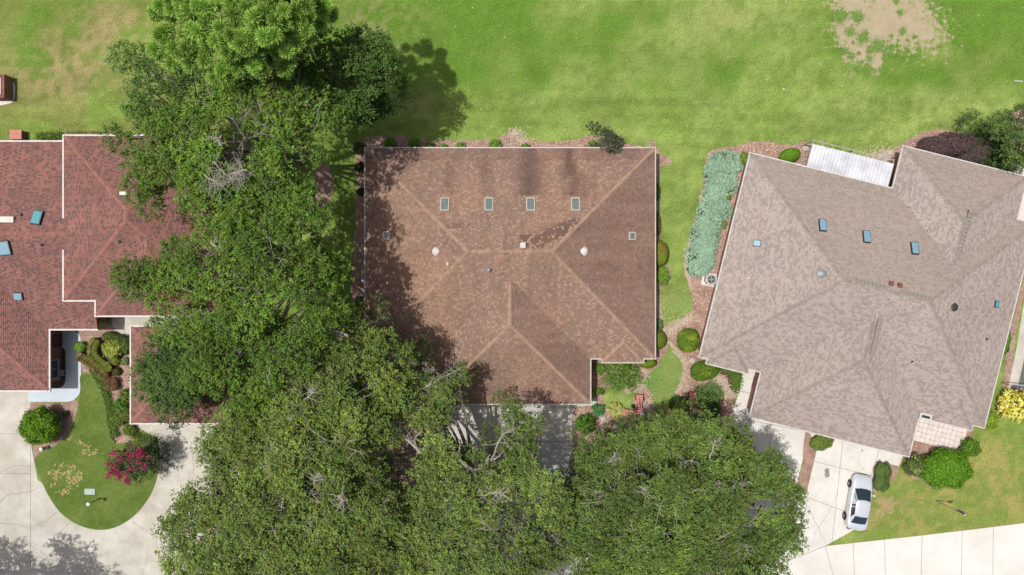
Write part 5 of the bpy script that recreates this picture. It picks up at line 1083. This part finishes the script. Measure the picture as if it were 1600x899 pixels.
# purple hedge and dark tree top right
shrub(1478, 227, 45, 2.0, 'long dark purple-brown hedge behind the taupe house, larger left part', ry=17, rot=.1, col=(96, 78, 76), leaf=.12, dens=650, rough=.14, core='core_purple', boxy=.3, jit=.9, name='hedge', cat='hedge')
shrub(1530, 238, 32, 1.8, 'dark purple-brown hedge behind the taupe house, smaller right part beside the dark tree', ry=15, rot=.3, col=(92, 80, 74), leaf=.12, dens=650, rough=.16, core='core_purple', boxy=.2, jit=.9, name='hedge', cat='hedge')
tree('leafy_tree', (1560, 255), [(1575, 200, 22, 4), (1592, 190, 20, 4.5), (1600, 220, 30, 4.5), (1572, 228, 20, 3.6), (1590, 248, 20, 3.6), (1560, 215, 12, 3.2), (1620, 200, 30, 5)], 'dark green bushy tree at the upper right edge behind the purple hedge', c3(92, 118, 52, .6), leaf=.13, per=34, dens=1.3, trunk_r=.14, puff=(.3, .5), twigs=.6, slen=.28, wob=.25, gap=.2, relief=.4, clump=(.4, .6), under=1)
shrub(1548, 232, 10, 1.6, 'narrow bright green shrub between the purple hedge and the dark tree', ry=14, col=(86, 118, 40), leaf=.12, jit=1, rough=.2)
# front right of the taupe house
shrub(1482, 734, 37, 2.6, 'very large round bright green bush in front of the paver patio', ry=30, rot=.1, col=(98, 142, 32), leaf=.14, dens=520, rough=.12, jit=.75, seen=.7)
shrub(1432, 727, 17, 1.5, 'loose dark green shrub joined to the left of the very large round bush', ry=15, col=(92, 112, 52), leaf=.16, jit=1.1, rough=.25, col2=(150, 160, 100), mix=.3)
shrub(1516, 699, 13, 1.3, 'medium dark green shrub right of the paver patio', col=(96, 132, 42), leaf=.14, jit=1, rough=.2)
shrub(1546, 655, 12, 1.2, 'yellow-green shrub along the lower east eave of the taupe house', ry=15, col=(134, 158, 48), leaf=.14, jit=1, rough=.2); shrub(1571, 535, 5, 1.0, 'narrow green shrub along the east eave of the taupe house', ry=20, rot=-.2, col=(86, 130, 38))
shrub(1584, 633, 25, 1.5, 'bright yellow variegated croton bush at the right edge', ry=22, col=(206, 198, 78), leaf=.26, dens=110, jit=1.1, rough=.22, col2=(240, 226, 130), mix=.45, cat='croton', name='croton'); 
shrub(1378, 745, 12, 1.0, 'upright dull green clipped shrub between the silver car and the walk', ry=22, rot=-.15, col=(92, 114, 56), leaf=.09, dens=800, rough=.08, boxy=.4); shrub(1284, 691, 18, .9, 'wedge shaped green shrub under the garage eave', ry=12, rot=.3, col=(108, 128, 52), leaf=.09, dens=800, rough=.08, boxy=.3)
shrub(1249, 768, 8, .5, 'small grey-green plant at the lower end of the mulch strip', ry=6, col=(110, 120, 84), leaf=.1)
# north bed
for x, y, r, lb in ((609, 223, 9, 'leafy green plant, first from the left along the north eave'), (648, 224, 8, 'leafy green plant, second from the left along the north eave'), (671, 228, 6, 'small green plant, third from the left along the north eave'), (693, 229, 5, 'small green plant, fourth from the left along the north eave'),
                     (719, 228, 6, 'yellow-green plant, fifth from the left along the north eave'), (773, 226, 9, 'bright broad-leaved plant below the skylights along the north eave'), (820, 230, 6, 'small plant beside the sandy bump of the north bed'), (926, 225, 6, 'small yellow-green plant left of the dark shrub')):
    shrub(x, y, r, .7, lb, ry=r * .8, col=(110, 150, 52), leaf=.15, jit=1, rough=.25, dens=380, group='small plants along the north eave')
tree('tall_shrub', (945, 226), [(950, 221, 16, 3.4), (938, 225, 8, 3.2), (964, 224, 10, 3.2), (950, 210, 8, 3.2)], 'dark green and pinkish shrub standing over the north gutter of the brown house', c3(84, 92, 66, .6), leaf=.15, per=26, dens=1.2, trunk_r=.05, puff=(.2, .32), twigs=.5, cat='shrub', slen=.22, wob=.15, gap=0, relief=0, clump=(.2, .35))
for x, y, r, lb in ((562, 232, 9, 'dark shrub at the upper left corner of the brown house'), (563, 262, 8, 'dark shrub in the shade of the west eave, upper'), (564, 300, 6, 'dark red-tinged plant in the shade of the west eave'), (562, 470, 7, 'dark plant in the lower shade of the west eave')):
    shrub(x, y, r, 1.1, lb, col=(70, 76, 46), leaf=.12, jit=1, rough=.2)
# crape myrtle
def myrtle():
    T, b0 = tree('crape_myrtle', (222, 718), [(200, 722, 22, 3.2), (215, 712, 20, 3.5), (228, 724, 18, 3.2), (205, 738, 16, 3.1), (188, 725, 14, 2.9), (232, 705, 12, 3.0), (238, 720, 10, 2.6)], 'crape myrtle with deep pink flower heads on the island lawn', c3(76, 98, 52, .55), leaf=.13, per=20, dens=1.1, trunk_r=.06, puff=(.22, .36), twigs=.8, slen=.25, wob=.2, gap=0, relief=0, clump=(.25, .45), cat='flowering tree', fork=.15)
    PO = []; 
    for x, y, m_ in ((178, 709, 3), (184, 712, 3), (190, 718, 2), (172, 728, 4), (176, 735, 4), (170, 740, 3), (182, 742, 3), (188, 735, 2), (185, 748, 3), (195, 750, 3), (200, 753, 2), (205, 712, 2), (212, 706, 2), (220, 708, 4), (221, 714, 3), (216, 722, 2), (228, 730, 3), (209, 732, 2), (196, 708, 2), (206, 720, 1), (195, 745, 2), (233, 716, 1), (201, 700, 1)):
        c = P(x, y, 4.2); k = 32 * m_
        for _ in range(m_): q = c + Vector((random.gauss(0, .15), random.gauss(0, .15), random.uniform(-.1, .15))); PO += [q + Vector((random.gauss(0, .10), random.gauss(0, .10), random.gauss(0, .1))) - b0 for _ in range(34)]
    leaves('flowers', np.array(PO), rand_unit(len(PO)) + np.array([[0, 0, .5]]), .10, jcol(c3(176, 60, 98, .75), len(PO), .22, .08), T, M['leaf'], .9)
myrtle()
# weedy tufts round the bare ground
def tufts():
    PO = []; NO = []; CO = []
    for x, y, r in ((1406, 20, 4), (1410, 50, 4.5), (1393, 56, 2.5), (1428, 58, 3), (1328, 50, 6), (1347, 60, 8), (1352, 52, 3), (1294, 67, 3), (1333, 67, 2), (1347, 97, 2), (1322, 80, 4), (1340, 27, 8), (1312, 26, 9), (1400, 2, 4), (1298, 54, 4), (1341, 84, 2), (1330, 88, 5), (1358, 92, 4), (1357, 105, 4), (1376, 110, 3), (1340, 108, 4), (1354, 114, 4), (1262, 88, 2), (1373, 72, 9), (1360, 78, 6)):
        c = P(x, y); n = int(60 + r * r * 14)
        for _ in range(n): a = random.uniform(0, 2 * PI); q = r / PXM * abs(random.gauss(0, .8)) * (.7 + .5 * math.sin(a * 2 + x) ** 2); PO.append((c.x + q * math.cos(a), c.y + q * math.sin(a), random.uniform(.01, .09))); NO.append((random.gauss(0, .4), random.gauss(0, .4), 1))
    o = leaves('weeds', np.array(PO), np.array(NO) * .5 + np.array([[0, 0, .8]]), .11, jcol(c3(118, 150, 72, .85), len(PO), .15, .06), None, M['chip'], .4); tag(o, 'green weed tufts growing round the bare sandy patch at the upper right', 'weeds', kind='stuff')
tufts()
def specks():
    PO = []
    while len(PO) < 170:
        x, y = random.uniform(-20, 1600), random.uniform(-10, 225)
        if fbm(np.array([x / 60.]), np.array([y / 60.]), 1.0, 2)[0] > .5: p = P(x, y); PO.append((p.x, p.y, .03))
    o = leaves('fallen_leaves', np.array(PO), np.tile([0, 0, 1.], (len(PO), 1)), .13, jcol(c3(196, 188, 150), len(PO), .15, .05), None, M['chip'], .6, jit=.3); tag(o, 'pale fallen leaves and seed heads scattered over the upper lawn', 'fallen leaves', kind='stuff')
specks()

# ------------------------------------------------------------------ small things
def lamp_post(px, py, h, label):
    b0 = P(px, py); T = empty('lamp_post', b0); tag(T, label, 'lamp post'); b = MB(); b.lathe([(.09, 0), (.09, .05), (.04, .1), (.035, h - .2), (.07, h - .17), (.07, h - .12)], n=10); b.build('post', M['dark'], T); g = MB(); g.lathe([(.06, h - .13), (.14, h - .06), (.17, h + .04), (.14, h + .13), (.05, h + .18)], n=14); g.build('globe', M['globe'], T, smooth=True)
lamp_post(155.6, 779, 1.7, 'dark lamp post with a white globe on the island lawn')
def low_light(px, py, label, r=.16, h=.3):
    T = empty('garden_light', P(px, py)); tag(T, label, 'garden light'); b = MB(); b.lathe([(.03, 0), (.03, h - .08)], n=8); b.build('post', M['dark'], T); b = MB(); b.lathe([(r, h - .08), (r * .98, h), (r * .5, h + .05)], n=14); b.build('lamp_shade', M['globe'], T, smooth=True)
low_light(67, 701, 'small cream round garden light below the big green bush')
def pot(px, py, r, h, label, m='pot', plant=None):
    T = empty('plant_pot', P(px, py)); tag(T, label, 'pot'); b = MB(); b.lathe([(r * .7, 0), (r, h), (r * .88, h), (r * .8, h * .75)], n=14); b.build('pot', M[m], T); b = MB(); b.lathe([(r * .8, h * .7), (r * .3, h * .76)], n=12); b.build('soil', M['soil'], T)
    if plant:
        d = rand_unit(160); d[:, 2] = abs(d[:, 2]); leaves('foliage', d * r * 1.1 + np.array([[0, 0, h]]), d, .1, jcol(c3(*plant), 160), T, M['leaf'], .5)
pot(75.5, 699, .17, .2, 'dark round pot beside the cream garden light'); pot(105, 645.5, .22, .3, 'dark pot with a small plant in the left mulch bed', plant=(70, 100, 60)); pot(988.5, 634, .17, .3, 'dark round pot inside the angle of the brick wall')
pot(1582, 606, .28, .5, 'pot with purple flowers beside the yellow croton', m='grey', plant=(130, 80, 130))
def meter():
    T = empty('meter_box', P(141, 768)); tag(T, 'pale green square utility lid set in the island lawn', 'utility lid'); b = MB(); b.box((0, 0, .08), (.85, .48, .06)); b.build('frame', M['water_lid'], T); b = MB(); b.box((0, 0, .117), (.45, .26, .012)); b.box((-.05, .02, .128), (.16, .1, .01), .5); b.build('lid', M['grey'], T)
meter()
def rocks(px, py, n, label):
    for i in range(n):
        x = px + random.uniform(-7, 7); y = py + random.uniform(-4, 4); b = MB(); bm = bmesh.new(); bmesh.ops.create_icosphere(bm, subdivisions=2, radius=random.uniform(.12, .26))
        for v in bm.verts: v.co = Vector((v.co.x * 1.2, v.co.y, v.co.z * .6)) * random.uniform(.85, 1.15)
        me = bpy.data.meshes.new('rock'); bm.to_mesh(me); bm.free(); o = link('rock', me, M['stone']); p = P(x, y); o.location = (p.x, p.y, .08); tag(o, label, 'rock', 'pale garden rocks')
random.seed(21)
for x, y, lb in ((985, 666, 'white rock near the low brick wall, left of the pair'), (994, 664, 'white rock near the low brick wall, right of the pair'), (935, 654, 'small white rock beside the round bush by the middle drive'), (1163, 262, 'white rock beside the taupe roof corner'), (1258, 232, 'pale rock beside the white patio cover'), (1391, 240, 'grey rock near the inner corner of the taupe eaves'), (1379, 246, 'pale flat rock in the sand by the patio corner'), (1076, 562, 'grey rock under the round clipped bush'), (1086, 560, 'flat grey rock right of the rock under the clipped bush'), (81, 684, 'pale long rock in the shade of the big green bush'), (50+22, 637, 'small white rock at the top of the left mulch bed'), (806, 211, 'grey valve stone on the sandy bump of the north bed')): rocks(x, y, 1, lb)
def brick_wall(x0, y0, x1, y1, x2, y2, label, lamp):
    """low garden wall in an L: end pillar, corner pillar with the lamp, end pillar"""
    A, Bc, Cc = P(x0, y0), P(x1, y1), P(x2, y2); T = empty('brick_wall', Bc); tag(T, label, 'garden wall')
    def seg(p, q, w_, h):
        d = q - p; a = math.atan2(d.y, d.x); c = (p + q) / 2 - Bc; b = MB(); b.box((c.x, c.y, h / 2), (d.length, w_, h), a); wl = b.build('wall_body', M['brick'], T); R = Matrix.Rotation(a, 3, 'Z'); n = max(2, int(d.length / .22)); me = None
        for k in range(n):
            cc = Vector((c.x, c.y, h + .03)) + R @ Vector(((k + .5) / n * d.length - d.length / 2, 0, 0)); b = MB(); b.box((0, 0, 0), (d.length / n - .02, w_ + .06, .06))
            if me is None: o = b.build('cap_brick', M['brick_cap'], wl); me = o.data
            else: o = bpy.data.objects.new('cap_brick', me); COL.objects.link(o); o.parent = wl
            o.location = cc; o.rotation_euler.z = a + random.uniform(-.02, .02)
    def pil(p, s, h):
        c = p - Bc; b = MB(); b.box((c.x, c.y, h / 2), (s, s, h)); wl = b.build('pillar', M['brick'], T)
        for i in range(2):
            for j in range(3): b = MB(); b.box((c.x + (i - .5) * (s + .06) / 2, c.y + (j - 1) * (s + .06) / 3, h + .035), ((s + .06) / 2 - .02, (s + .06) / 3 - .02, .07)); b.build('cap_brick', M['brick_cap'], wl)
    d1 = (A - Bc).normalized(); d2 = (Cc - Bc).normalized(); s = .52
    seg(Bc + d1 * s * .5, A - d1 * s * .5, .3, .5); seg(Bc + d2 * s * .5, Cc - d2 * s * .5, .3, .5); pil(A, s, .72); pil(Bc, s, .85); pil(Cc, s * .9, .6)
    L_ = empty('pillar_lamp', Bc + Vector((0, 0, .92))); tag(L_, lamp, 'lamp'); b = MB(); b.lathe([(.1, 0), (.1, .04), (.05, .08), (.05, .3), (.09, .32)], n=10); b.build('post', M['dark'], L_); b = MB(); b.lathe([(.08, .32), (.16, .38), (.18, .48), (.14, .58), (.04, .63)], n=14); b.build('globe', M['globe'], L_, smooth=True)
brick_wall(997, 620.5, 999, 643.5, 975, 643, 'low pinkish brick garden wall in an L between the cycad and the lawn path', 'white globe lamp on the corner pillar of the brick wall nearer the brown house')
brick_wall(1080, 617, 1078, 640, 1099, 642, 'low brick garden wall in an L beside the sage shrub, near the taupe house', 'white globe lamp on the corner pillar of the brick wall nearer the taupe house')
def air_con(px, py, label, rz=-.2):
    T = empty('air_conditioner', P(px, py), rz); tag(T, label, 'air conditioner'); b = MB(); b.box((0, 0, .05), (1.15, 1.05, .1)); b.build('base_slab', M['conc_e'], T); bm = bmesh.new(); bmesh.ops.create_cube(bm, size=1)
    for v in bm.verts: v.co = Vector((v.co.x * .86, v.co.y * .86, v.co.z * .75 + .475))
    bmesh.ops.bevel(bm, geom=[e for e in bm.edges if abs(e.verts[0].co.z - e.verts[1].co.z) > .1], offset=.16, segments=3, affect='EDGES'); me = bpy.data.meshes.new('casing'); bm.to_mesh(me); bm.free(); link('casing', me, M['ac'], T)
    b = MB(); b.lathe([(.33, .85), (.33, .856)], n=24); b.build('fan_well', M['dark'], T); b = MB()
    for r in (.33, .27, .2, .13, .06): b.tube([Vector((r * math.cos(a), r * math.sin(a), .88)) for a in np.linspace(0, 2 * PI, 22)], [.012] * 22, 4, cap=False)
    b.build('grille', M['rim'], T); b = MB()
    for k in range(4): a = k * PI / 2 + .3; b.box((.15 * math.cos(a), .15 * math.sin(a), .866), (.26, .11, .01), a)
    b.build('fan', M['grey'], T)
air_con(1107.5, 437, 'white air conditioner with round fan grille on a pad below the junipers'); air_con(1014, 432, 'air conditioner mostly hidden under the east eave of the brown house', 0); air_con(576, 432, 'air conditioner in the shade under the west eave of the brown house', 0)
def pump_house():
    T = empty('brick_enclosure', P(7, 142)); tag(T, 'small brick enclosure with a pale framed opening on a tan pad, left edge', 'brick enclosure'); b = MB(); c = P(7, 142)
    pts = [(P(*p) - c)[:2] for p in smooth_poly([(-12, 163), (12, 163), (21, 158), (24, 140), (20, 126), (8, 121), (-12, 121)], 3)]; b.prism([tuple(p) for p in pts], -.02, .06); b.build('base_slab', M['paver'], T)
    for nm, (cx, cy, sx, sy) in {'a': (0, .95, 1.45, .2), 'b': (0, -.75, 1.45, .2), 'c': (.63, .1, .2, 1.5), 'd': (-.63, .1, .2, 1.5)}.items(): b = MB(); b.box((cx, cy, .62), (sx, sy, 1.12)); b.build('wall', M['brick'], T)
    b = MB(); b.box((0, .1, 1.0), (1.05, 1.5, .06)); b.build('lid', M['dark'], T); b = MB()
    for cx, cy, sx, sy in ((0, .75, .8, .09), (0, -.5, .8, .09), (.36, .125, .09, 1.16), (-.36, .125, .09, 1.16)): b.box((cx, cy, 1.06), (sx, sy, .06))
    b.build('frame', M['frame_tan'], T)
pump_house()
def chimney_box():
    T = empty('brick_planter', P(33, 213)); tag(T, 'small red brick planter at the upper eave of the red house', 'planter'); b = MB(); b.box((0, 0, .35), (.9, .7, .7)); b.build('wall', M['brick'], T); b = MB(); b.box((0, 0, .72), (.96, .76, .05)); b.build('cap', M['brick_cap'], T)
chimney_box()
def stake():
    o = MB(); o.tube([Vector((-.35, 0, .1)), Vector((.35, -.02, .1))], [.06, .06], 8); s = o.build('white_pipe', M['white'], None, loc=P(1590, 127.5, 0)); tag(s, 'short white pipe lying on the grass at the right edge', 'pipe')
    o = MB(); o.lathe([(.09, 0), (.09, .08), (.04, .12)], n=10); s = o.build('sprinkler_head', M['white'], None, loc=P(1224, 140, 0)); tag(s, 'small pale sprinkler head in the lawn above the junipers', 'sprinkler')
stake()
# hoop of the screen enclosure at the right edge
def screen():
    T = empty('screen_enclosure', P(1606, 600)); tag(T, 'thin pale frame of the screened pool patio at the right edge', 'screen enclosure'); c = P(1606, 600)
    def bar(a, b_, r=.03): m_ = MB(); m_.tube([a - c, b_ - c], [r, r], 4); m_.build('frame_bar', M['white'], T)
    bar(P(1578, 602, 0), P(1578, 602, 2.4)); bar(P(1580, 601, 2.4), P(1640, 606, 2.4)); bar(P(1590, 612, 0), P(1590, 640, 0) + Vector((.1, .2, .3)), .07)
screen()
def flag():
    b0 = P(1462, 782); T = empty('flagpole', b0); tag(T, 'slim flagpole with a hanging striped flag on the lower right lawn', 'flagpole'); H = 4.2; b = MB(); b.tube([Vector((0, 0, 0)), Vector((0, 0, H))], [.035, .025], 8); b.build('pole', M['grey'], T); b = MB(); b.lathe([(.02, H), (.06, H + .05), (.02, H + .1)], n=8); b.build('finial', M['globe'], T)
    # cloth hanging in folds: width out from the pole shrinks as it droops
    W, Hh = 1.0, 1.15; nx, nz = 16, 13
    def pt(i, j): t = i / nx; z = H - .1 - j / nz * Hh - t * .45; x = .03 + t * .42; y = .11 * math.sin(t * 9 + j * .15) * (.3 + t); return (x * .9, y - t * .05, z)
    F = {'flag_red': MB(), 'flag_white': MB(), 'flag_blue': MB()}
    for j in range(nz):
        for i in range(nx):
            k = 'flag_blue' if (i < 7 and j < 7) else ('flag_red' if j % 2 == 0 else 'flag_white'); F[k].add([pt(i, j), pt(i + 1, j), pt(i + 1, j + 1), pt(i, j + 1)], [(0, 1, 2, 3)])
    cl = F['flag_red'].build('flag', M['flag_red'], T); F['flag_white'].build('white_stripes', M['flag_white'], cl); F['flag_blue'].build('canton', M['flag_blue'], cl)
    s = MB()
    for j in range(1, 7):
        for i in range(1, 7):
            if (i + j) % 2 == 0: p = Vector(pt(i, j)) + Vector((0, -.012, 0)); s.add([p + Vector((.02, 0, 0)), p + Vector((0, 0, .02)), p - Vector((.02, 0, 0)), p - Vector((0, 0, .02))], [(0, 1, 2, 3)])
    s.build('stars', M['flag_white'], cl)
flag()

# ------------------------------------------------------------------ the silver car
def car():
    T = empty('car', P(1337.2, 781.8) + Vector((0, 0, .032)), math.radians(90 - 9)); tag(T, 'silver four-door sedan parked nose towards the garage on the right driveway', 'car')
    # stations along x (front = +x): x, half width at sill, half width at belt, hood/belt height, nose drop
    ST = [(-2.24, .60, .66, .80, .42), (-2.16, .76, .74, .93, .30), (-1.9, .84, .78, .99, .22), (-1.55, .87, .80, 1.00, .20), (-1.0, .885, .81, .98, .19), (-.3, .885, .82, .95, .19), (.4, .885, .82, .93, .19), (.85, .885, .81, .92, .19), (1.2, .88, .79, .88, .2), (1.6, .86, .75, .81, .22), (1.95, .80, .66, .72, .24), (2.15, .70, .56, .63, .28), (2.25, .55, .42, .52, .36)]
    vs = []; n = 13
    for x, ws, wb, zt, zb in ST:
        crown = .05 if abs(x) < 2.1 else .03
        half = [(0, zt + crown * .6), (wb * .5, zt + crown * .45), (wb * .86, zt + crown * .1), (wb, zt - .03), (ws * .985, zt - .13), (ws, zb + (zt - zb) * .45), (ws * .97, zb + .04), (ws * .85, zb), (0, zb)]
        ring = [(x, y, z) for y, z in half] + [(x, -y, z) for y, z in half[-2:0:-1]]; vs.append(ring)
    m_ = len(vs[0]); b = MB(); fs = []
    for i in range(len(vs) - 1):
        for k in range(m_): k2 = (k + 1) % m_; fs.append((i * m_ + k, i * m_ + k2, (i + 1) * m_ + k2, (i + 1) * m_ + k))
    fs.append(tuple(range(m_))); fs.append(tuple((len(vs) - 1) * m_ + k for k in range(m_ - 1, -1, -1))); b.add([v for r in vs for v in r], fs); o = b.build('body', M['silver'], T, smooth=True)
    o.modifiers.new('s', 'SUBSURF').levels = 2; o.modifiers['s'].render_levels = 2
    # greenhouse: belt ring to roof ring
    bt = [(-1.62, .60, .99), (-1.25, .74, .985), (-.2, .76, .965), (.55, .75, .95), (1.08, .60, .93)]; rf = [(-.98, .50, 1.36), (-.80, .55, 1.40), (-.25, .575, 1.43), (.10, .57, 1.42), (.30, .50, 1.38)]
    b = MB(); nb = len(bt); v = []
    for (x, y, z) in bt: v += [(x, y, z), (x, -y, z)]
    for (x, y, z) in rf: v += [(x, y, z), (x, -y, z)]
    fs = []
    for i in range(nb - 1):
        a = 2 * i; c = 2 * nb + a; fs += [(a, a + 2, c + 2, c), (a + 1, c + 1, c + 3, a + 3)]
    fs += [(0, 2 * nb, 2 * nb + 1, 1), (2 * nb - 2, 2 * nb - 1, 4 * nb - 1, 4 * nb - 2)]; b.add(v, fs); b.build('cabin', M['silver'], T)
    b = MB(); nn_ = 6; R_ = []
    for (x, y, z) in rf: R_ += [(x, y * math.cos(t), z + .045 * math.sin(t) * (1 if abs(x + .3) < .6 else .5)) for t in np.linspace(0, PI, nn_ + 1)]
    fs = [(i * (nn_ + 1) + k, i * (nn_ + 1) + k + 1, (i + 1) * (nn_ + 1) + k + 1, (i + 1) * (nn_ + 1) + k) for i in range(nb - 1) for k in range(nn_)]; b.add(R_, fs); b.build('roof_panel', M['silver'], T, smooth=True)
    def quad(name, p, m, off=.012):
        p = [Vector(q) for q in p]; nrm = (p[1] - p[0]).cross(p[-1] - p[0]).normalized(); c = sum(p, Vector()) / len(p)
        if nrm.dot(c - Vector((-.2, 0, .7))) < 0: nrm = -nrm
        b = MB(); k = len(p); b.add([q + nrm * off for q in p] + [q - nrm * .01 for q in p], [tuple(range(k)), tuple(range(2 * k - 1, k - 1, -1))] + [(i, (i + 1) % k, (i + 1) % k + k, i + k) for i in range(k)]); return b.build(name, M[m], T)
    ins = lambda a, b_, t: tuple(a[i] + (b_[i] - a[i]) * t for i in range(3))
    wl, wr = (1.04, .57, .945), (1.04, -.57, .945); tl, tr = (.36, .46, 1.362), (.36, -.46, 1.362)
    # curved windshield as three facets
    for k in range(1):
        b = MB(); N = 8; V1 = []
        for t in np.linspace(-1, 1, N + 1): V1.append((1.10 + .10 * (1 - t * t) , t * .66, .95)); V1.append((.30 + .08 * (1 - t * t), t * .50, 1.405))
        b.add(V1, [(2 * i, 2 * i + 2, 2 * i + 3, 2 * i + 1) for i in range(N)]); b.build('windshield', M['carglass'], T, smooth=True)
        b = MB(); V1 = []
        for t in np.linspace(-1, 1, N + 1): V1.append((-1.62 - .07 * (1 - t * t), t * .60, 1.01)); V1.append((-.98 - .05 * (1 - t * t), t * .49, 1.39))
        b.add(V1, [(2 * i, 2 * i + 1, 2 * i + 3, 2 * i + 2) for i in range(N)]); b.build('rear_window', M['carglass'], T, smooth=True)
    for s in (1, -1):
        def side(x0, x1, u0, u1):   # a window between two stations on the cabin side
            def at(x, top):
                L_ = rf if top else bt; L_ = sorted(L_)
                for i in range(len(L_) - 1):
                    if L_[i][0] <= x <= L_[i + 1][0]: t = (x - L_[i][0]) / (L_[i + 1][0] - L_[i][0]); return tuple(L_[i][k] + (L_[i + 1][k] - L_[i][k]) * t for k in range(3))
                return L_[0] if x < L_[0][0] else L_[-1]
            q = [at(x0, 0), at(x1, 0), at(u1, 1), at(u0, 1)]; q = [(a, b_ * s, c) for a, b_, c in q]; lo = [ins(q[0], q[3], .06), ins(q[1], q[2], .06), ins(q[1], q[2], .9), ins(q[0], q[3], .9)]; return lo
        quad('side_window', side(-.28, .86, -.22, .16), 'carglass'); quad('side_window', side(-1.18, -.36, -.82, -.30), 'carglass')
        b = MB(); b.box((.78, s * .93, .98), (.12, .2, .13)); b.build('mirror', M['silver'], T)
        b = MB(); b.box((-.35, s * .888, .82), (.14, .02, .03)); b.build('door_handle', M['rim'], T); b = MB(); b.box((.62, s * .888, .80), (.14, .02, .03)); b.build('door_handle', M['rim'], T)
        b = MB(); b.add([(1.78, s * .72, .70), (2.08, s * .62, .61), (2.13, s * .40, .60), (1.92, s * .5, .735), (1.78, s * .745, .62), (2.09, s * .70, .52), (2.2, s * .45, .5)], [(0, 1, 2, 3), (0, 4, 5, 1), (1, 5, 6, 2)] if s > 0 else [(3, 2, 1, 0), (1, 5, 4, 0), (2, 6, 5, 1)]); 
        for i, q in enumerate(b.v): b.v[i] = (q[0] + .02, q[1] * 1.02, q[2] + .02)
        b.build('headlight', M['clear_lens'], T)
        b = MB(); b.box((-2.17, s * .60, .82), (.12, .26, .16)); b.box((-2.06, s * .735, .84), (.22, .06, .14)); b.build('tail_light', M['red_lens'], T)
        for x in (1.33, -1.33):
            R = Matrix.Rotation(PI / 2, 3, 'X'); b = MB(); b.lathe([(.19, -.1), (.29, -.1), (.325, -.06), (.33, 0), (.325, .06), (.29, .1), (.19, .1)], n=22); b.v = [tuple(R @ Vector(q) + Vector((x, s * .845, .33))) for q in b.v]; w_ = b.build('wheel', M['tyre'], T)
            b = MB(); b.lathe([(.20, -.09), (.20, .092), (.03, .075)], n=18)
            for k in range(5): a = 2 * PI * k / 5; b.box((.1 * math.cos(a), .1 * math.sin(a), .104), (.19, .045, .02), a)
            for k in range(5): a = 2 * PI * k / 5; b.box((.1 * math.cos(a), .1 * math.sin(a), -.104), (.19, .045, .02), a)
            b.v = [tuple(R @ Vector(q) + Vector((x, s * .845, .33))) for q in b.v]; b.build('rim', M['rim'], w_)
    b = MB(); b.box((2.235, 0, .46), (.05, .7, .12)); b.build('grille', M['dark'], T); b = MB(); b.box((-2.255, 0, .62), (.02, .34, .14)); b.build('number_plate', M['plate'], T)
    b = MB(); b.box((2.05, .0, .675), (.05, .55, .012)); b.build('hood_vent', M['dark'], T)
    b = MB()
    for y in (.25, -.2): b.tube([Vector((1.20, y, .965)), Vector((1.08, y - .45, 1.0))], [.012, .008], 4)
    b.build('wipers', M['dark'], T)
car()
